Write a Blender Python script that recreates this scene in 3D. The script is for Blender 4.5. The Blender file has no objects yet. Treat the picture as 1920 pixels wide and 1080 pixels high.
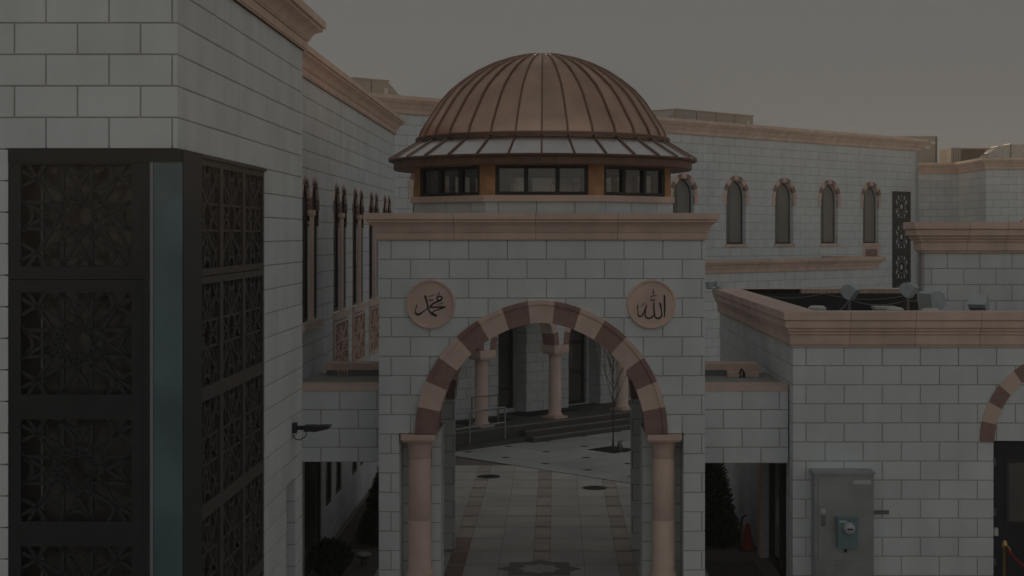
import bpy, math, random
from mathutils import Vector, Matrix
random.seed(7)
S = bpy.context.scene
COL = S.collection
PI = math.pi

# ------------------------------------------------------------------ camera
FPX, VX, VY, EYE = 2850.0, 1040.0, 440.0, 5.9      # focal length in photo pixels, vanishing point, eye height
cd = bpy.data.cameras.new('camera'); cam = bpy.data.objects.new('camera', cd); COL.objects.link(cam)
cam.location = (0, 0, EYE); cam.rotation_euler = (PI / 2, 0, 0)
cd.sensor_width = 36; cd.lens = 36 * FPX / 1920
cd.shift_x = (960 - VX) / 1920; cd.shift_y = -(540 - VY) / 1920
cd.clip_end = 2000
S.camera = cam
# ------------------------------------------------------------------ sky, sun, exposure
SUN_EL = math.radians(6.9)
w = bpy.data.worlds.new('World'); S.world = w; w.use_nodes = True
nt = w.node_tree; bg = nt.nodes['Background']
sk = nt.nodes.new('ShaderNodeTexSky'); sk.sky_type = 'NISHITA'; sk.sun_disc = False
sk.sun_elevation = SUN_EL; sk.sun_rotation = math.radians(-0.4); sk.dust_density = 2.0; sk.air_density = 1.0
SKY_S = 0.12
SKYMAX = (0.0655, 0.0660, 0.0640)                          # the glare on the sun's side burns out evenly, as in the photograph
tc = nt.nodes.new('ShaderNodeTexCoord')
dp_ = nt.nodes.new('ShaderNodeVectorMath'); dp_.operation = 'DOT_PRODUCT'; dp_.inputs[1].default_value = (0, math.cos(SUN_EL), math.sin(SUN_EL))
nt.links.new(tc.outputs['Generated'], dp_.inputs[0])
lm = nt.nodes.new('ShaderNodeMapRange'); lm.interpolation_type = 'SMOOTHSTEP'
lm.inputs['From Min'].default_value = 0.1; lm.inputs['From Max'].default_value = -0.8; lm.inputs['To Min'].default_value = 1.0; lm.inputs['To Max'].default_value = 1.65  # sky cap eased upward opposite the sun, added to brighten camera-facing walls
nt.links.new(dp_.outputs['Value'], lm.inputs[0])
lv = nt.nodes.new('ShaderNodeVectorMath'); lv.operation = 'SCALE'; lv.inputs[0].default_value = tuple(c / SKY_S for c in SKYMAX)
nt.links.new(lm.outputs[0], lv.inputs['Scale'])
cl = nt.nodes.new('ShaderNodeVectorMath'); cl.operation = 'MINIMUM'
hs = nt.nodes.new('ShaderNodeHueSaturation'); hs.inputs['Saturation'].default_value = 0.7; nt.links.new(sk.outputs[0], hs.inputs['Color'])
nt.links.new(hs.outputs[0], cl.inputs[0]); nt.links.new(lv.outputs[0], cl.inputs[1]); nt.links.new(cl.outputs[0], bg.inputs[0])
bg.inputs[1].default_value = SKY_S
ld = bpy.data.lights.new('sun', 'SUN'); ld.energy = 2.0; ld.angle = math.radians(0.5); ld.color = (1, 0.72, 0.45)
sun = bpy.data.objects.new('sun', ld); COL.objects.link(sun); sun.location = (0, 60, 40)
sun.rotation_euler = Vector((0.007, -math.cos(SUN_EL), -math.sin(SUN_EL))).to_track_quat('-Z', 'Y').to_euler()
vs = S.view_settings
vs.view_transform = 'Standard'; vs.look = 'None'; vs.gamma = 1; vs.use_curve_mapping = False
vs.exposure = 0.9

# ------------------------------------------------------------------ materials
MATS = {}
def mat(name, col, rough=0.7, metal=0.0, var=0.05, scale=6.0, bump=0.1, bscale=60.0, rnd=0.0, spec=0.4, streak=0.0):
    m = bpy.data.materials.new(name); m.use_nodes = True
    t = m.node_tree; n = t.nodes; l = t.links
    b = n['Principled BSDF']
    b.inputs['Roughness'].default_value = rough; b.inputs['Metallic'].default_value = metal
    b.inputs['Specular IOR Level'].default_value = spec
    tc = n.new('ShaderNodeTexCoord')
    geo = n.new('ShaderNodeNewGeometry')
    ns = n.new('ShaderNodeTexNoise'); ns.inputs['Scale'].default_value = scale; ns.inputs['Detail'].default_value = 5
    l.new(geo.outputs['Position'], ns.inputs['Vector'])
    mr = n.new('ShaderNodeMapRange'); mr.inputs['From Min'].default_value = 0.3; mr.inputs['From Max'].default_value = 0.7
    mr.inputs['To Min'].default_value = 1 - var; mr.inputs['To Max'].default_value = 1 + var
    l.new(ns.outputs[0], mr.inputs[0])
    fac = mr.outputs[0]
    if rnd:
        oi = n.new('ShaderNodeObjectInfo')
        m2 = n.new('ShaderNodeMapRange'); m2.inputs['To Min'].default_value = 1 - rnd; m2.inputs['To Max'].default_value = 1 + rnd
        l.new(oi.outputs['Random'], m2.inputs[0])
        mm = n.new('ShaderNodeMath'); mm.operation = 'MULTIPLY'
        l.new(fac, mm.inputs[0]); l.new(m2.outputs[0], mm.inputs[1]); fac = mm.outputs[0]
    if streak:                                             # faint rain streaks running down the face
        mp = n.new('ShaderNodeMapping'); mp.inputs['Scale'].default_value = (3.5, 3.5, 0.22); l.new(geo.outputs['Position'], mp.inputs['Vector'])
        n3 = n.new('ShaderNodeTexNoise'); n3.inputs['Scale'].default_value = 1.0; n3.inputs['Detail'].default_value = 6; l.new(mp.outputs[0], n3.inputs['Vector'])
        m3 = n.new('ShaderNodeMapRange'); m3.inputs['From Min'].default_value = 0.35; m3.inputs['From Max'].default_value = 0.75; m3.inputs['To Min'].default_value = 1.0; m3.inputs['To Max'].default_value = 1 - streak
        l.new(n3.outputs[0], m3.inputs[0]); mk = n.new('ShaderNodeMath'); mk.operation = 'MULTIPLY'; l.new(fac, mk.inputs[0]); l.new(m3.outputs[0], mk.inputs[1]); fac = mk.outputs[0]
    vm = n.new('ShaderNodeVectorMath'); vm.operation = 'SCALE'
    vm.inputs[0].default_value = col
    l.new(fac, vm.inputs['Scale']); l.new(vm.outputs[0], b.inputs['Base Color'])
    if bump:
        nb = n.new('ShaderNodeTexNoise'); nb.inputs['Scale'].default_value = bscale; nb.inputs['Detail'].default_value = 4
        l.new(geo.outputs['Position'], nb.inputs['Vector'])
        bp = n.new('ShaderNodeBump'); bp.inputs['Strength'].default_value = bump; bp.inputs['Distance'].default_value = 0.01
        l.new(nb.outputs[0], bp.inputs['Height']); l.new(bp.outputs[0], b.inputs['Normal'])
    MATS[name] = m
    return m
def glassy(name, tint, through=0.75, rough=0.05):
    m = bpy.data.materials.new(name); m.use_nodes = True
    t = m.node_tree; n = t.nodes; l = t.links; n.remove(n['Principled BSDF'])
    tr = n.new('ShaderNodeBsdfTransparent'); tr.inputs[0].default_value = (*[c * through for c in tint], 1)
    gl = n.new('ShaderNodeBsdfGlossy'); gl.inputs[0].default_value = (1, 1, 1, 1); gl.inputs['Roughness'].default_value = rough
    mx = n.new('ShaderNodeMixShader'); mx.inputs[0].default_value = 0.09; l.new(tr.outputs[0], mx.inputs[1]); l.new(gl.outputs[0], mx.inputs[2])
    l.new(mx.outputs[0], n['Material Output'].inputs['Surface'])
    MATS[name] = m

mat('white_block', (0.815, 0.865, 0.89), 0.75, var=0.06, scale=1.3, bump=0.3, bscale=45, rnd=0.045, spec=0.3, streak=0.09)
mat('mortar', (0.48, 0.45, 0.435), 0.9, var=0.1)
mat('tan_stone', (0.84, 0.64, 0.55), 0.7, var=0.10, scale=2.5, bump=0.2, rnd=0.05, spec=0.3, streak=0.12)
mat('tan_joint', (0.33, 0.21, 0.165), 0.9)
mat('brown_stone', (0.36, 0.225, 0.20), 0.75, var=0.12, scale=9, bump=0.2, rnd=0.07, spec=0.3)
mat('copper', (0.66, 0.44, 0.345), 0.36, 1.0, var=0.14, scale=2.2, bump=0.06, bscale=9, rnd=0.08)
mat('copper_dark', (0.34, 0.225, 0.18), 0.45, 1.0, var=0.12, scale=3, bump=0.05)
mat('bronze_trim', (0.22, 0.13, 0.09), 0.5, 0.3, var=0.15)
mat('skirt_metal', (0.90, 0.87, 0.86), 0.28, 1.0, var=0.08, scale=2, bump=0.04, bscale=8, rnd=0.06)
mat('cedar', (0.54, 0.29, 0.14), 0.6, var=0.25, scale=5, bump=0.15, bscale=30)
mat('dark_frame', (0.055, 0.048, 0.044), 0.5, var=0.1, spec=0.3)
mat('black_metal', (0.029, 0.032, 0.035), 0.5, 0.0, var=0.15, scale=8, spec=0.35)
mat('brown_metal', (0.085, 0.070, 0.063), 0.5, 0.0, var=0.15, scale=8, spec=0.35)
mat('dark_glass', (0.038, 0.037, 0.034), 0.12, 0.0, var=0.5, scale=0.9, bump=0.02, bscale=2, spec=0.5)
mat('screen_glass', (0.105, 0.100, 0.090), 0.18, 0.0, var=0.55, scale=1.6, bump=0.03, bscale=2, spec=0.5)
mat('window_glass', (0.125, 0.122, 0.112), 0.08, 0.0, var=0.25, scale=0.8, bump=0.02, bscale=1.5, spec=0.6)
mat('window_blind', (0.26, 0.245, 0.22), 0.5, 0.0, var=0.12, scale=0.7, bump=0.02, bscale=1.5, spec=0.6)
mat('teal_glass', (0.115, 0.185, 0.205), 0.25, 0.0, var=0.30, scale=1.1, bump=0.02, bscale=2, spec=0.5)
mat('pale_strip', (0.30, 0.31, 0.32), 0.4, 0.0)
mat('roof_membrane', (0.045, 0.047, 0.050), 0.85, var=0.25, scale=2, spec=0.15)
mat('roof_deck', (0.42, 0.42, 0.40), 0.85, var=0.12, scale=1.5)
mat('grey_upstand', (0.26, 0.29, 0.31), 0.7)
mat('steel', (0.46, 0.49, 0.50), 0.42, 0.75, var=0.14, scale=2.3, bump=0.03, bscale=5)
mat('steel_dark', (0.26, 0.26, 0.25), 0.5, 0.7, var=0.1)
mat('meter_teal', (0.20, 0.31, 0.33), 0.5, var=0.08)
mat('lamp_paint', (0.50, 0.585, 0.61), 0.5, var=0.1)
mat('lens', (0.55, 0.60, 0.62), 0.15, var=0.05)
mat('white_paint', (0.66, 0.66, 0.64), 0.5, var=0.05)
mat('hvac', (0.40, 0.37, 0.34), 0.6, var=0.08, scale=1.2)
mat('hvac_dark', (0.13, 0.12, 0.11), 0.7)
mat('duct', (0.55, 0.53, 0.50), 0.35, 0.7, var=0.1)
mat('ink', (0.035, 0.032, 0.032), 0.5)
mat('ground', (0.42, 0.41, 0.395), 0.9, var=0.15, scale=0.6, bump=0.2)
mat('grout', (0.25, 0.22, 0.20), 0.95)
mat('paver_white', (0.70, 0.67, 0.64), 0.75, var=0.12, scale=0.9, bump=0.1, rnd=0.07)
mat('paver_band', (0.64, 0.56, 0.50), 0.75, var=0.1, scale=2.5, bump=0.1, rnd=0.09)
mat('paver_bar', (0.43, 0.345, 0.31), 0.8, var=0.1, rnd=0.1)
mat('paver_strip', (0.64, 0.605, 0.57), 0.8, var=0.08, rnd=0.06)
mat('paver_red', (0.43, 0.285, 0.25), 0.8, var=0.1, rnd=0.08)
mat('plaza', (0.585, 0.60, 0.60), 0.7, var=0.16, scale=0.7, bump=0.08, rnd=0.05)
mat('plaza_dot', (0.10, 0.10, 0.10), 0.8)
mat('star_dark', (0.30, 0.285, 0.275), 0.75)
mat('star_light', (0.66, 0.63, 0.59), 0.75)
mat('iron', (0.05, 0.05, 0.048), 0.6, 0.4, var=0.2, scale=20, bump=0.4, bscale=90)
mat('granite', (0.115, 0.113, 0.11), 0.6, var=0.15, scale=8)
mat('granite_edge', (0.28, 0.27, 0.26), 0.6, var=0.1)
mat('bark', (0.12, 0.10, 0.085), 0.9, var=0.2, bump=0.4)
mat('twig', (0.42, 0.37, 0.32), 0.9, var=0.2)
mat('leaf', (0.045, 0.05, 0.034), 0.75, var=0.5, scale=5, bump=0, spec=0.2)
mat('leaf_b', (0.095, 0.105, 0.065), 0.75, var=0.5, scale=5, bump=0, spec=0.2)
mat('cone_orange', (0.45, 0.07, 0.03), 0.55, var=0.1)
mat('rubber', (0.03, 0.03, 0.03), 0.8)
mat('brass', (0.62, 0.42, 0.17), 0.3, 1.0)
mat('rope_red', (0.28, 0.025, 0.025), 0.8, bump=0.4)
mat('door_black', (0.032, 0.036, 0.041), 0.5, var=0.1, spec=0.3)
mat('pale_blue', (0.42, 0.50, 0.54), 0.6)
mat('soil', (0.10, 0.085, 0.07), 0.95, var=0.3, scale=4, bump=0.5)
glassy('clear_pane', (0.93, 0.9, 0.86), 0.80)
M = MATS

# ------------------------------------------------------------------ mesh helpers
class MB:
    def __init__(s): s.v = []; s.f = []; s.m = []
    def add(s, vs, fs, mi=0):
        o = len(s.v); s.v += [tuple(p) for p in vs]; s.f += [[i + o for i in f] for f in fs]; s.m += [mi] * len(fs); return s
    def box(s, x0, x1, y0, y1, z0, z1, mi=0):
        return s.add([(x, y, z) for z in (z0, z1) for y in (y0, y1) for x in (x0, x1)],
                     [(0, 2, 3, 1), (4, 5, 7, 6), (0, 1, 5, 4), (2, 6, 7, 3), (0, 4, 6, 2), (1, 3, 7, 5)], mi)
    def prism(s, poly, y0, y1, mi=0):                     # polygon in x,z pushed from y0 (front) to y1
        a = sum(poly[i][0] * poly[(i + 1) % len(poly)][1] - poly[(i + 1) % len(poly)][0] * poly[i][1] for i in range(len(poly)))
        if a < 0: poly = poly[::-1]
        n = len(poly)
        return s.add([(x, y0, z) for x, z in poly] + [(x, y1, z) for x, z in poly],
                     [list(range(n)), list(range(2 * n - 1, n - 1, -1))] + [(i, i + n, (i + 1) % n + n, (i + 1) % n) for i in range(n)], mi)
    def slab(s, poly, z0, z1, mi=0):                      # polygon in x,y between z0 and z1
        a = sum(poly[i][0] * poly[(i + 1) % len(poly)][1] - poly[(i + 1) % len(poly)][0] * poly[i][1] for i in range(len(poly)))
        if a < 0: poly = poly[::-1]
        n = len(poly)
        return s.add([(x, y, z0) for x, y in poly] + [(x, y, z1) for x, y in poly],
                     [list(range(n - 1, -1, -1)), list(range(n, 2 * n))] + [(i, (i + 1) % n, (i + 1) % n + n, i + n) for i in range(n)], mi)
    def tube(s, pts, r, n=8, mi=0, cap=True):
        pts = [Vector(p) for p in pts]; R = r if isinstance(r, (list, tuple)) else [r] * len(pts)
        vs = []; fs = []
        up = Vector((0, 0, 1))
        for i, p in enumerate(pts):
            d = (pts[min(i + 1, len(pts) - 1)] - pts[max(i - 1, 0)]).normalized()
            a = d.cross(up)
            if a.length < 1e-3: a = d.cross(Vector((0, 1, 0)))
            a.normalize(); b = a.cross(d)
            for k in range(n):
                t = 2 * PI * k / n; vs.append(p + (a * math.cos(t) + b * math.sin(t)) * R[i])
        for i in range(len(pts) - 1):
            for k in range(n):
                fs.append((i * n + k, i * n + (k + 1) % n, (i + 1) * n + (k + 1) % n, (i + 1) * n + k))
        if cap: fs += [list(range(n - 1, -1, -1)), list(range((len(pts) - 1) * n, len(pts) * n))]
        return s.add(vs, fs, mi)
    def lathe(s, prof, n=24, cx=0, cy=0, mi=0, a0=0, a1=2 * PI):
        full = abs(a1 - a0 - 2 * PI) < 1e-6; k = n if full else n + 1
        vs = []; fs = []
        for r, z in prof:
            for i in range(k):
                t = a0 + (a1 - a0) * i / n; vs.append((cx + r * math.cos(t), cy + r * math.sin(t), z))
        for j in range(len(prof) - 1):
            for i in range(n):
                a = j * k + i; b = j * k + (i + 1) % k
                fs.append((a, b, b + k, a + k))
        return s.add(vs, fs, mi)
    def mesh(s, name, mats, smooth=False):
        me = bpy.data.meshes.new(name); me.from_pydata(s.v, [], s.f)
        for m in (mats if isinstance(mats, (list, tuple)) else [mats]): me.materials.append(M[m] if isinstance(m, str) else m)
        me.polygons.foreach_set('material_index', s.m)
        if smooth: me.polygons.foreach_set('use_smooth', [True] * len(s.f))
        me.update(); return me
class Frame:                                              # x runs along the wall, -y points out of it, z up
    def __init__(s, x, y, ang=0.0):
        s.o = Vector((x, y, 0)); s.a = math.radians(ang); s.U = Vector((math.cos(s.a), math.sin(s.a), 0)); s.N = Vector((math.sin(s.a), -math.cos(s.a), 0))
    def pt(s, u, v, z): return s.o + s.U * u + s.N * v + Vector((0, 0, z))
ID = Frame(0, 0, 0)
def thing(name, label, cat, loc=(0, 0, 0), group=None):
    o = bpy.data.objects.new(name, None); COL.objects.link(o); o.location = loc; o.empty_display_size = 0.3
    o['label'] = label; o['category'] = cat
    if group: o['group'] = group
    return o
def put(name, me, parent=None, loc=(0, 0, 0), rz=0.0):
    o = bpy.data.objects.new(name, me); COL.objects.link(o); o.parent = parent; o.location = loc; o.rotation_euler = (0, 0, rz); return o
def part(name, mb, mats, parent, fr=ID, smooth=False, label=None):     # a part given in a wall frame
    o = put(name, mb.mesh(name, mats, smooth), parent, fr.o - parent.location if parent else fr.o, fr.a)
    if label: o['label'] = label
    return o
def sub(name, mb, mats, parent, smooth=False, loc=(0, 0, 0)):          # a sub-part in its part's own axes
    return put(name, mb.mesh(name, mats, smooth), parent, loc)
def solo(name, mb, mats, label, cat, loc=(0, 0, 0), rz=0, group=None, smooth=False):
    o = put(name, mb.mesh(name, mats, smooth), None, loc, rz); o['label'] = label; o['category'] = cat
    if group: o['group'] = group
    return o
def structure(name, mb, mats): 
    o = put(name, mb.mesh(name, mats)); o['kind'] = 'structure'; return o
def proj(p): return (VX + FPX * p.x / p.y, VY - FPX * (p.z - EYE) / p.y) if p.y > 0.5 else (-9999, -9999)
def at(px, py, Y): return Vector(((px - VX) / FPX * Y, Y, EYE - (py - VY) / FPX * Y))

# ------------------------------------------------------------------ 2-D cutting
def clip(poly, nx, nz, d):                                # keep nx*x + nz*z <= d
    out = []
    for i in range(len(poly)):
        a, b = poly[i], poly[(i + 1) % len(poly)]
        da, db = nx * a[0] + nz * a[1] - d, nx * b[0] + nz * b[1] - d
        if da <= 1e-9: out.append(a)
        if (da < -1e-9 and db > 1e-9) or (da > 1e-9 and db < -1e-9):
            t = da / (da - db); out.append((a[0] + (b[0] - a[0]) * t, a[1] + (b[1] - a[1]) * t))
    return out
def area(p): return abs(sum(p[i][0] * p[(i + 1) % len(p)][1] - p[(i + 1) % len(p)][0] * p[i][1] for i in range(len(p)))) / 2 if len(p) > 2 else 0
def cutout(polys, Q, grow=0.0):                           # polys minus convex counter-clockwise Q
    qx0, qx1 = min(q[0] for q in Q) - grow, max(q[0] for q in Q) + grow
    qz0, qz1 = min(q[1] for q in Q) - grow, max(q[1] for q in Q) + grow
    res = []
    for P in polys:
        if max(p[0] for p in P) <= qx0 or min(p[0] for p in P) >= qx1 or max(p[1] for p in P) <= qz0 or min(p[1] for p in P) >= qz1:
            res.append(P); continue
        cur = P
        for i in range(len(Q)):
            a, b = Q[i], Q[(i + 1) % len(Q)]
            ex, ez = b[0] - a[0], b[1] - a[1]; L = math.hypot(ex, ez)
            if L < 1e-9: continue
            nx, nz = ez / L, -ex / L; d = nx * a[0] + nz * a[1] + grow
            o = clip(cur, -nx, -nz, -d)
            if area(o) > 2e-4: res.append(o)
            cur = clip(cur, nx, nz, d)
            if area(cur) < 1e-7: break
    return res
def rect(a, b, c, d): return [(a, c), (b, c), (b, d), (a, d)]
def arc(cx, zs, a, h, off=0.0, n=14):                     # pointed arch outline, right spring to left spring
    c = max((h * h - a * a) / (2 * a), 0.0); r = a + c + off
    tm = math.acos(c / r) if r else PI / 2
    R = [(cx - c + r * math.cos(tm * i / n), zs + r * math.sin(tm * i / n)) for i in range(n + 1)]
    return R + [(2 * cx - x, z) for x, z in R[-2::-1]]
def arch_cut(cx, zb, zs, a, h, off=0.0, n=8):
    return [(cx - a - off, zb), (cx + a + off, zb)] + arc(cx, zs, a, h, off, n)
def voussoirs(cx, zs, a, h, wd, n_half, n=3):             # polygons from keystone outwards; n_half counts whole stones per side
    c = max((h * h - a * a) / (2 * a), 0.0); r0 = a + c; r1 = r0 + wd
    T0, T1 = math.acos(c / r0), math.acos(c / r1)
    def P(f, r, T): t = T * f; return (cx - c + r * math.cos(t), zs + r * math.sin(t))   # f: 0 spring, 1 apex
    res = []; st = 1.0 / (n_half + 0.5)
    fs = [1 - st / 2 + st / 2 * i / 2 for i in range(3)]
    inn = [P(f, r0, T0) for f in fs]; out = [P(f, r1, T1) for f in fs]
    mir = lambda L: [(2 * cx - x, z) for x, z in L]
    res.append((0, inn + mir(inn[:-1])[::-1] + (out + mir(out[:-1])[::-1])[::-1]))
    for k in range(n_half):
        f1 = 1 - st / 2 - st * k; f0 = f1 - st
        fs = [f0 + (f1 - f0) * i / n for i in range(n + 1)]
        poly = [P(f, r0, T0) for f in fs] + [P(f, r1, T1) for f in fs][::-1]
        res.append((k + 1, poly)); res.append((k + 1, mir(poly)))
    return res

# ------------------------------------------------------------------ block walls
COURSE, BLK, JNT = 0.304, 0.608, 0.015
BLOCKS = {}        # thing name -> candidate blocks
MESHC = {}
def block_mesh(wd, ht, dp, m):
    k = (round(wd, 3), round(ht, 3), dp, m)
    if k not in MESHC:
        c = 0.005; b = MB()
        b.add([(0, dp, 0), (wd, dp, 0), (wd, dp, ht), (0, dp, ht), (0, c, 0), (wd, c, 0), (wd, c, ht), (0, c, ht),
               (c, 0, c), (wd - c, 0, c), (wd - c, 0, ht - c), (c, 0, ht - c)],
              [(8, 9, 10, 11), (4, 5, 9, 8), (5, 6, 10, 9), (6, 7, 11, 10), (7, 4, 8, 11), (0, 1, 5, 4), (1, 2, 6, 5), (2, 3, 7, 6), (3, 0, 4, 7)])
        MESHC[k] = b.mesh('stone_block', m)
    return MESHC[k]
def wall(th, fr, u0, u1, z0, z1, cuts=(), phase=0.0, vis=None, thick=0.3, dp=0.2, m='white_block', L=BLK, name='wall', course=COURSE):
    core = MB(); rows = []
    z = z1; i = 0
    while z > z0 + 0.01:
        rows.append((max(z - course, z0), z, i)); z -= course; i += 1
    for zb, zt, i in rows:
        ps = [rect(u0 + 0.004, u1 - 0.004, zb, zt)]
        for q in cuts: ps = cutout(ps, q, 0.03)
        for p in ps:
            if area(p) > 1e-4: core.prism(p, 0.014, thick)
    co = part(name, core, 'mortar', th, fr)
    lst = BLOCKS.setdefault(th.name, [])
    for zb, zt, i in rows:
        if zt - zb < 0.05: continue
        x = u0 + ((phase + (L / 2 if i % 2 else 0)) % L) - L
        while x < u1:
            a, b = max(x, u0) + (JNT / 2 if x > u0 else 0), min(x + L, u1) - (JNT / 2 if x + L < u1 else 0)
            x += L
            if b - a < 0.03: continue
            R = rect(a, b, zb + JNT / 2, zt - (JNT / 2 if i else 0))
            ps = [R]
            for q in cuts: ps = cutout(ps, q)
            ps = [p for p in ps if area(p) > 1e-3]
            if not ps: continue
            whole = len(ps) == 1 and ps[0] is R
            px, py = proj(fr.pt((a + b) / 2, 0, (zb + zt) / 2)); k = FPX / max((fr.pt(a, 0, 0)).y, 1)
            inside = -20 < px < 1940 and -10 < py < 1090
            if inside and vis: inside = any(r[0] <= px <= r[2] and r[1] <= py <= r[3] for r in vis)
            lst.append((inside, (b - a) * k * k * (abs(fr.U.x) + 0.12), ps, whole, fr, co, dp, m))
    return co
def lay_blocks(th, limit=300):
    lst = BLOCKS.pop(th.name, [])
    ins = sorted([t for t in lst if t[0]], key=lambda t: -t[1])
    rest = ins[limit:] + [t for t in lst if not t[0]]
    for _, _, ps, whole, fr, co, dp, m in ins[:limit]:
        if whole:
            p = ps[0]; put('stone_block', block_mesh(p[2][0] - p[0][0], p[2][1] - p[0][1], dp, m), co, (p[0][0], random.uniform(-0.002, 0.002), p[0][1]))
        else:
            b = MB(); [b.prism(p, 0.0, dp) for p in ps]
            put('stone_block', b.mesh('stone_block', m), co, (0, random.uniform(-0.002, 0.002), 0))
    by = {}
    for t in rest: by.setdefault(t[5], []).append(t)
    for co, ts in by.items():
        b = MB()
        for t in ts:
            for p in t[2]: b.prism(p, 0.0, t[6])
        o = put('masonry', b.mesh('masonry', ts[0][7]), co); o['kind'] = 'stuff'

# ------------------------------------------------------------------ cornices
PROF = [(0, 0), (.16, 0), (.16, .04), (.22, .045), (.22, .27), (.17, .275), (.17, .295), (.28, .30), (.28, .34), (.33, .36), (.38, .45), (.47, .54), (.62, .61), (.76, .64), (.76, .66), (.86, .665), (.86, .74), (.80, .745), (.80, .765), (1, .77), (1, 1.0)]
PROF2 = [(0, 0), (.20, 0), (.20, .04), (.12, .045), (.12, .07), (.32, .075), (.32, .335), (.26, .34), (.26, .36), (.46, .365), (.46, .43), (.40, .435), (.40, .455), (.62, .46), (.62, .525), (.56, .53), (.56, .55), (.84, .56), (.84, .745), (.74, .75), (.74, .775), (1, .78), (1, 1.0)]
def run(mb, prof, ua, ub, m0, m1, mi=0):
    n = len(prof)
    vs = [(ua - m0 * v, -v, z) for v, z in prof] + [(ub + m1 * v, -v, z) for v, z in prof]
    mb.add(vs, [list(range(n)), list(range(2 * n - 1, n - 1, -1))] + [(i, i + n, (i + 1) % n + n, (i + 1) % n) for i in range(n)], mi)
def cornice(th, fr, u0, u1, zb, h, pr, m0=0, m1=0, seg=1.04, cap=0.3, phase=0.0, mats=('tan_joint', 'tan_stone'), PF=None):
    prof = [(v * pr, zb + z * h) for v, z in (PF or PROF)]
    full = prof + [(-cap, zb + h), (-cap, zb)]
    inner = [(v - 0.012, min(z, zb + h - 0.01)) for v, z in prof] + [(-cap, zb + h - 0.01), (-cap, zb)]
    b = MB(); run(b, inner, u0, u1, m0, m1); c = part('cornice', b, mats[0], th, fr)
    x = u0; cutsu = [u0]
    x = u0 + (phase or seg)
    while x < u1 - 0.2: cutsu.append(x); x += seg
    cutsu.append(u1)
    for i in range(len(cutsu) - 1):
        a, bb = cutsu[i], cutsu[i + 1]; f, l = i == 0, i == len(cutsu) - 2
        q = MB(); run(q, full, a + (0 if f else .004), bb - (0 if l else .004), m0 if f else 0, m1 if l else 0)
        sub('cornice_stone', q, mats[1], c)
    return c

# ------------------------------------------------------------------ lattice panels
def lattice(wd, ht, t=0.028, d=0.13, bar=0.024):
    b = MB()
    def seg(p, q):
        p, q = Vector(p), Vector(q); e = (q - p)
        if e.length < 1e-4: return
        e.normalize(); n = Vector((-e.y, e.x)) * bar / 2
        b.prism([(v.x * wd, v.y * ht) for v in (p + n, p - n, q - n, q + n)], 0, t)
    for k in range(12):
        th = PI / 6 * k; nx, ny = math.cos(th), math.sin(th); dx, dy = -ny, nx
        s0 = d * math.tan(PI / 12) * 1.02
        for sg in (1, -1):
            lim = 9
            for c0, dc in ((nx * d, dx * sg), (ny * d, dy * sg)):
                if abs(dc) > 1e-6: lim = min(lim, ((0.5 if dc > 0 else -0.5) - c0) / dc)
            if lim > s0: seg((nx * d + dx * sg * s0, ny * d + dy * sg * s0), (nx * d + dx * sg * lim, ny * d + dy * sg * lim))
    for sx in (-1, 1):
        for sy in (-1, 1):
            seg((sx * .5, sy * .28), (sx * .36, sy * .36)); seg((sx * .28, sy * .5), (sx * .36, sy * .36))
        for hor in (0, 1):                                 # small bows at the middle of each side
            pts = [(0.5 - 0.10 * math.sin(PI * i / 6), -0.16 + 0.32 * i / 6) for i in range(7)]
            for i in range(6):
                p, q = pts[i], pts[i + 1]
                if hor: seg((p[1], sx * p[0]), (q[1], sx * q[0]))
                else: seg((sx * p[0], p[1]), (sx * q[0], q[1]))
    return b
def frame_mb(wd, ht, fw, y0, y1):
    b = MB(); b.box(-wd / 2, wd / 2, y0, y1, ht / 2 - fw, ht / 2); b.box(-wd / 2, wd / 2, y0, y1, -ht / 2, -ht / 2 + fw)
    b.box(-wd / 2, -wd / 2 + fw, y0, y1, -ht / 2 + fw, ht / 2 - fw); b.box(wd / 2 - fw, wd / 2, y0, y1, -ht / 2 + fw, ht / 2 - fw); return b
LAT = {}
def lattice_panel(th, fr, uc, zc, wd, ht, fw, y0, m, d=0.13, t=0.03):
    k = (round(wd, 3), round(ht, 3), fw, m, d)
    if k not in LAT: LAT[k] = (lattice(wd - 2 * fw, ht - 2 * fw, t, d, .034 if fw == .12 else .024).mesh('lattice_panel', m), frame_mb(wd, ht, fw, -0.02, 0.05).mesh('frame', m))
    p = fr.pt(uc, -y0, zc)
    o = put('lattice_panel', LAT[k][0], th, p - th.location, fr.a)
    put('frame', LAT[k][1], o)
    return o

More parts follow.
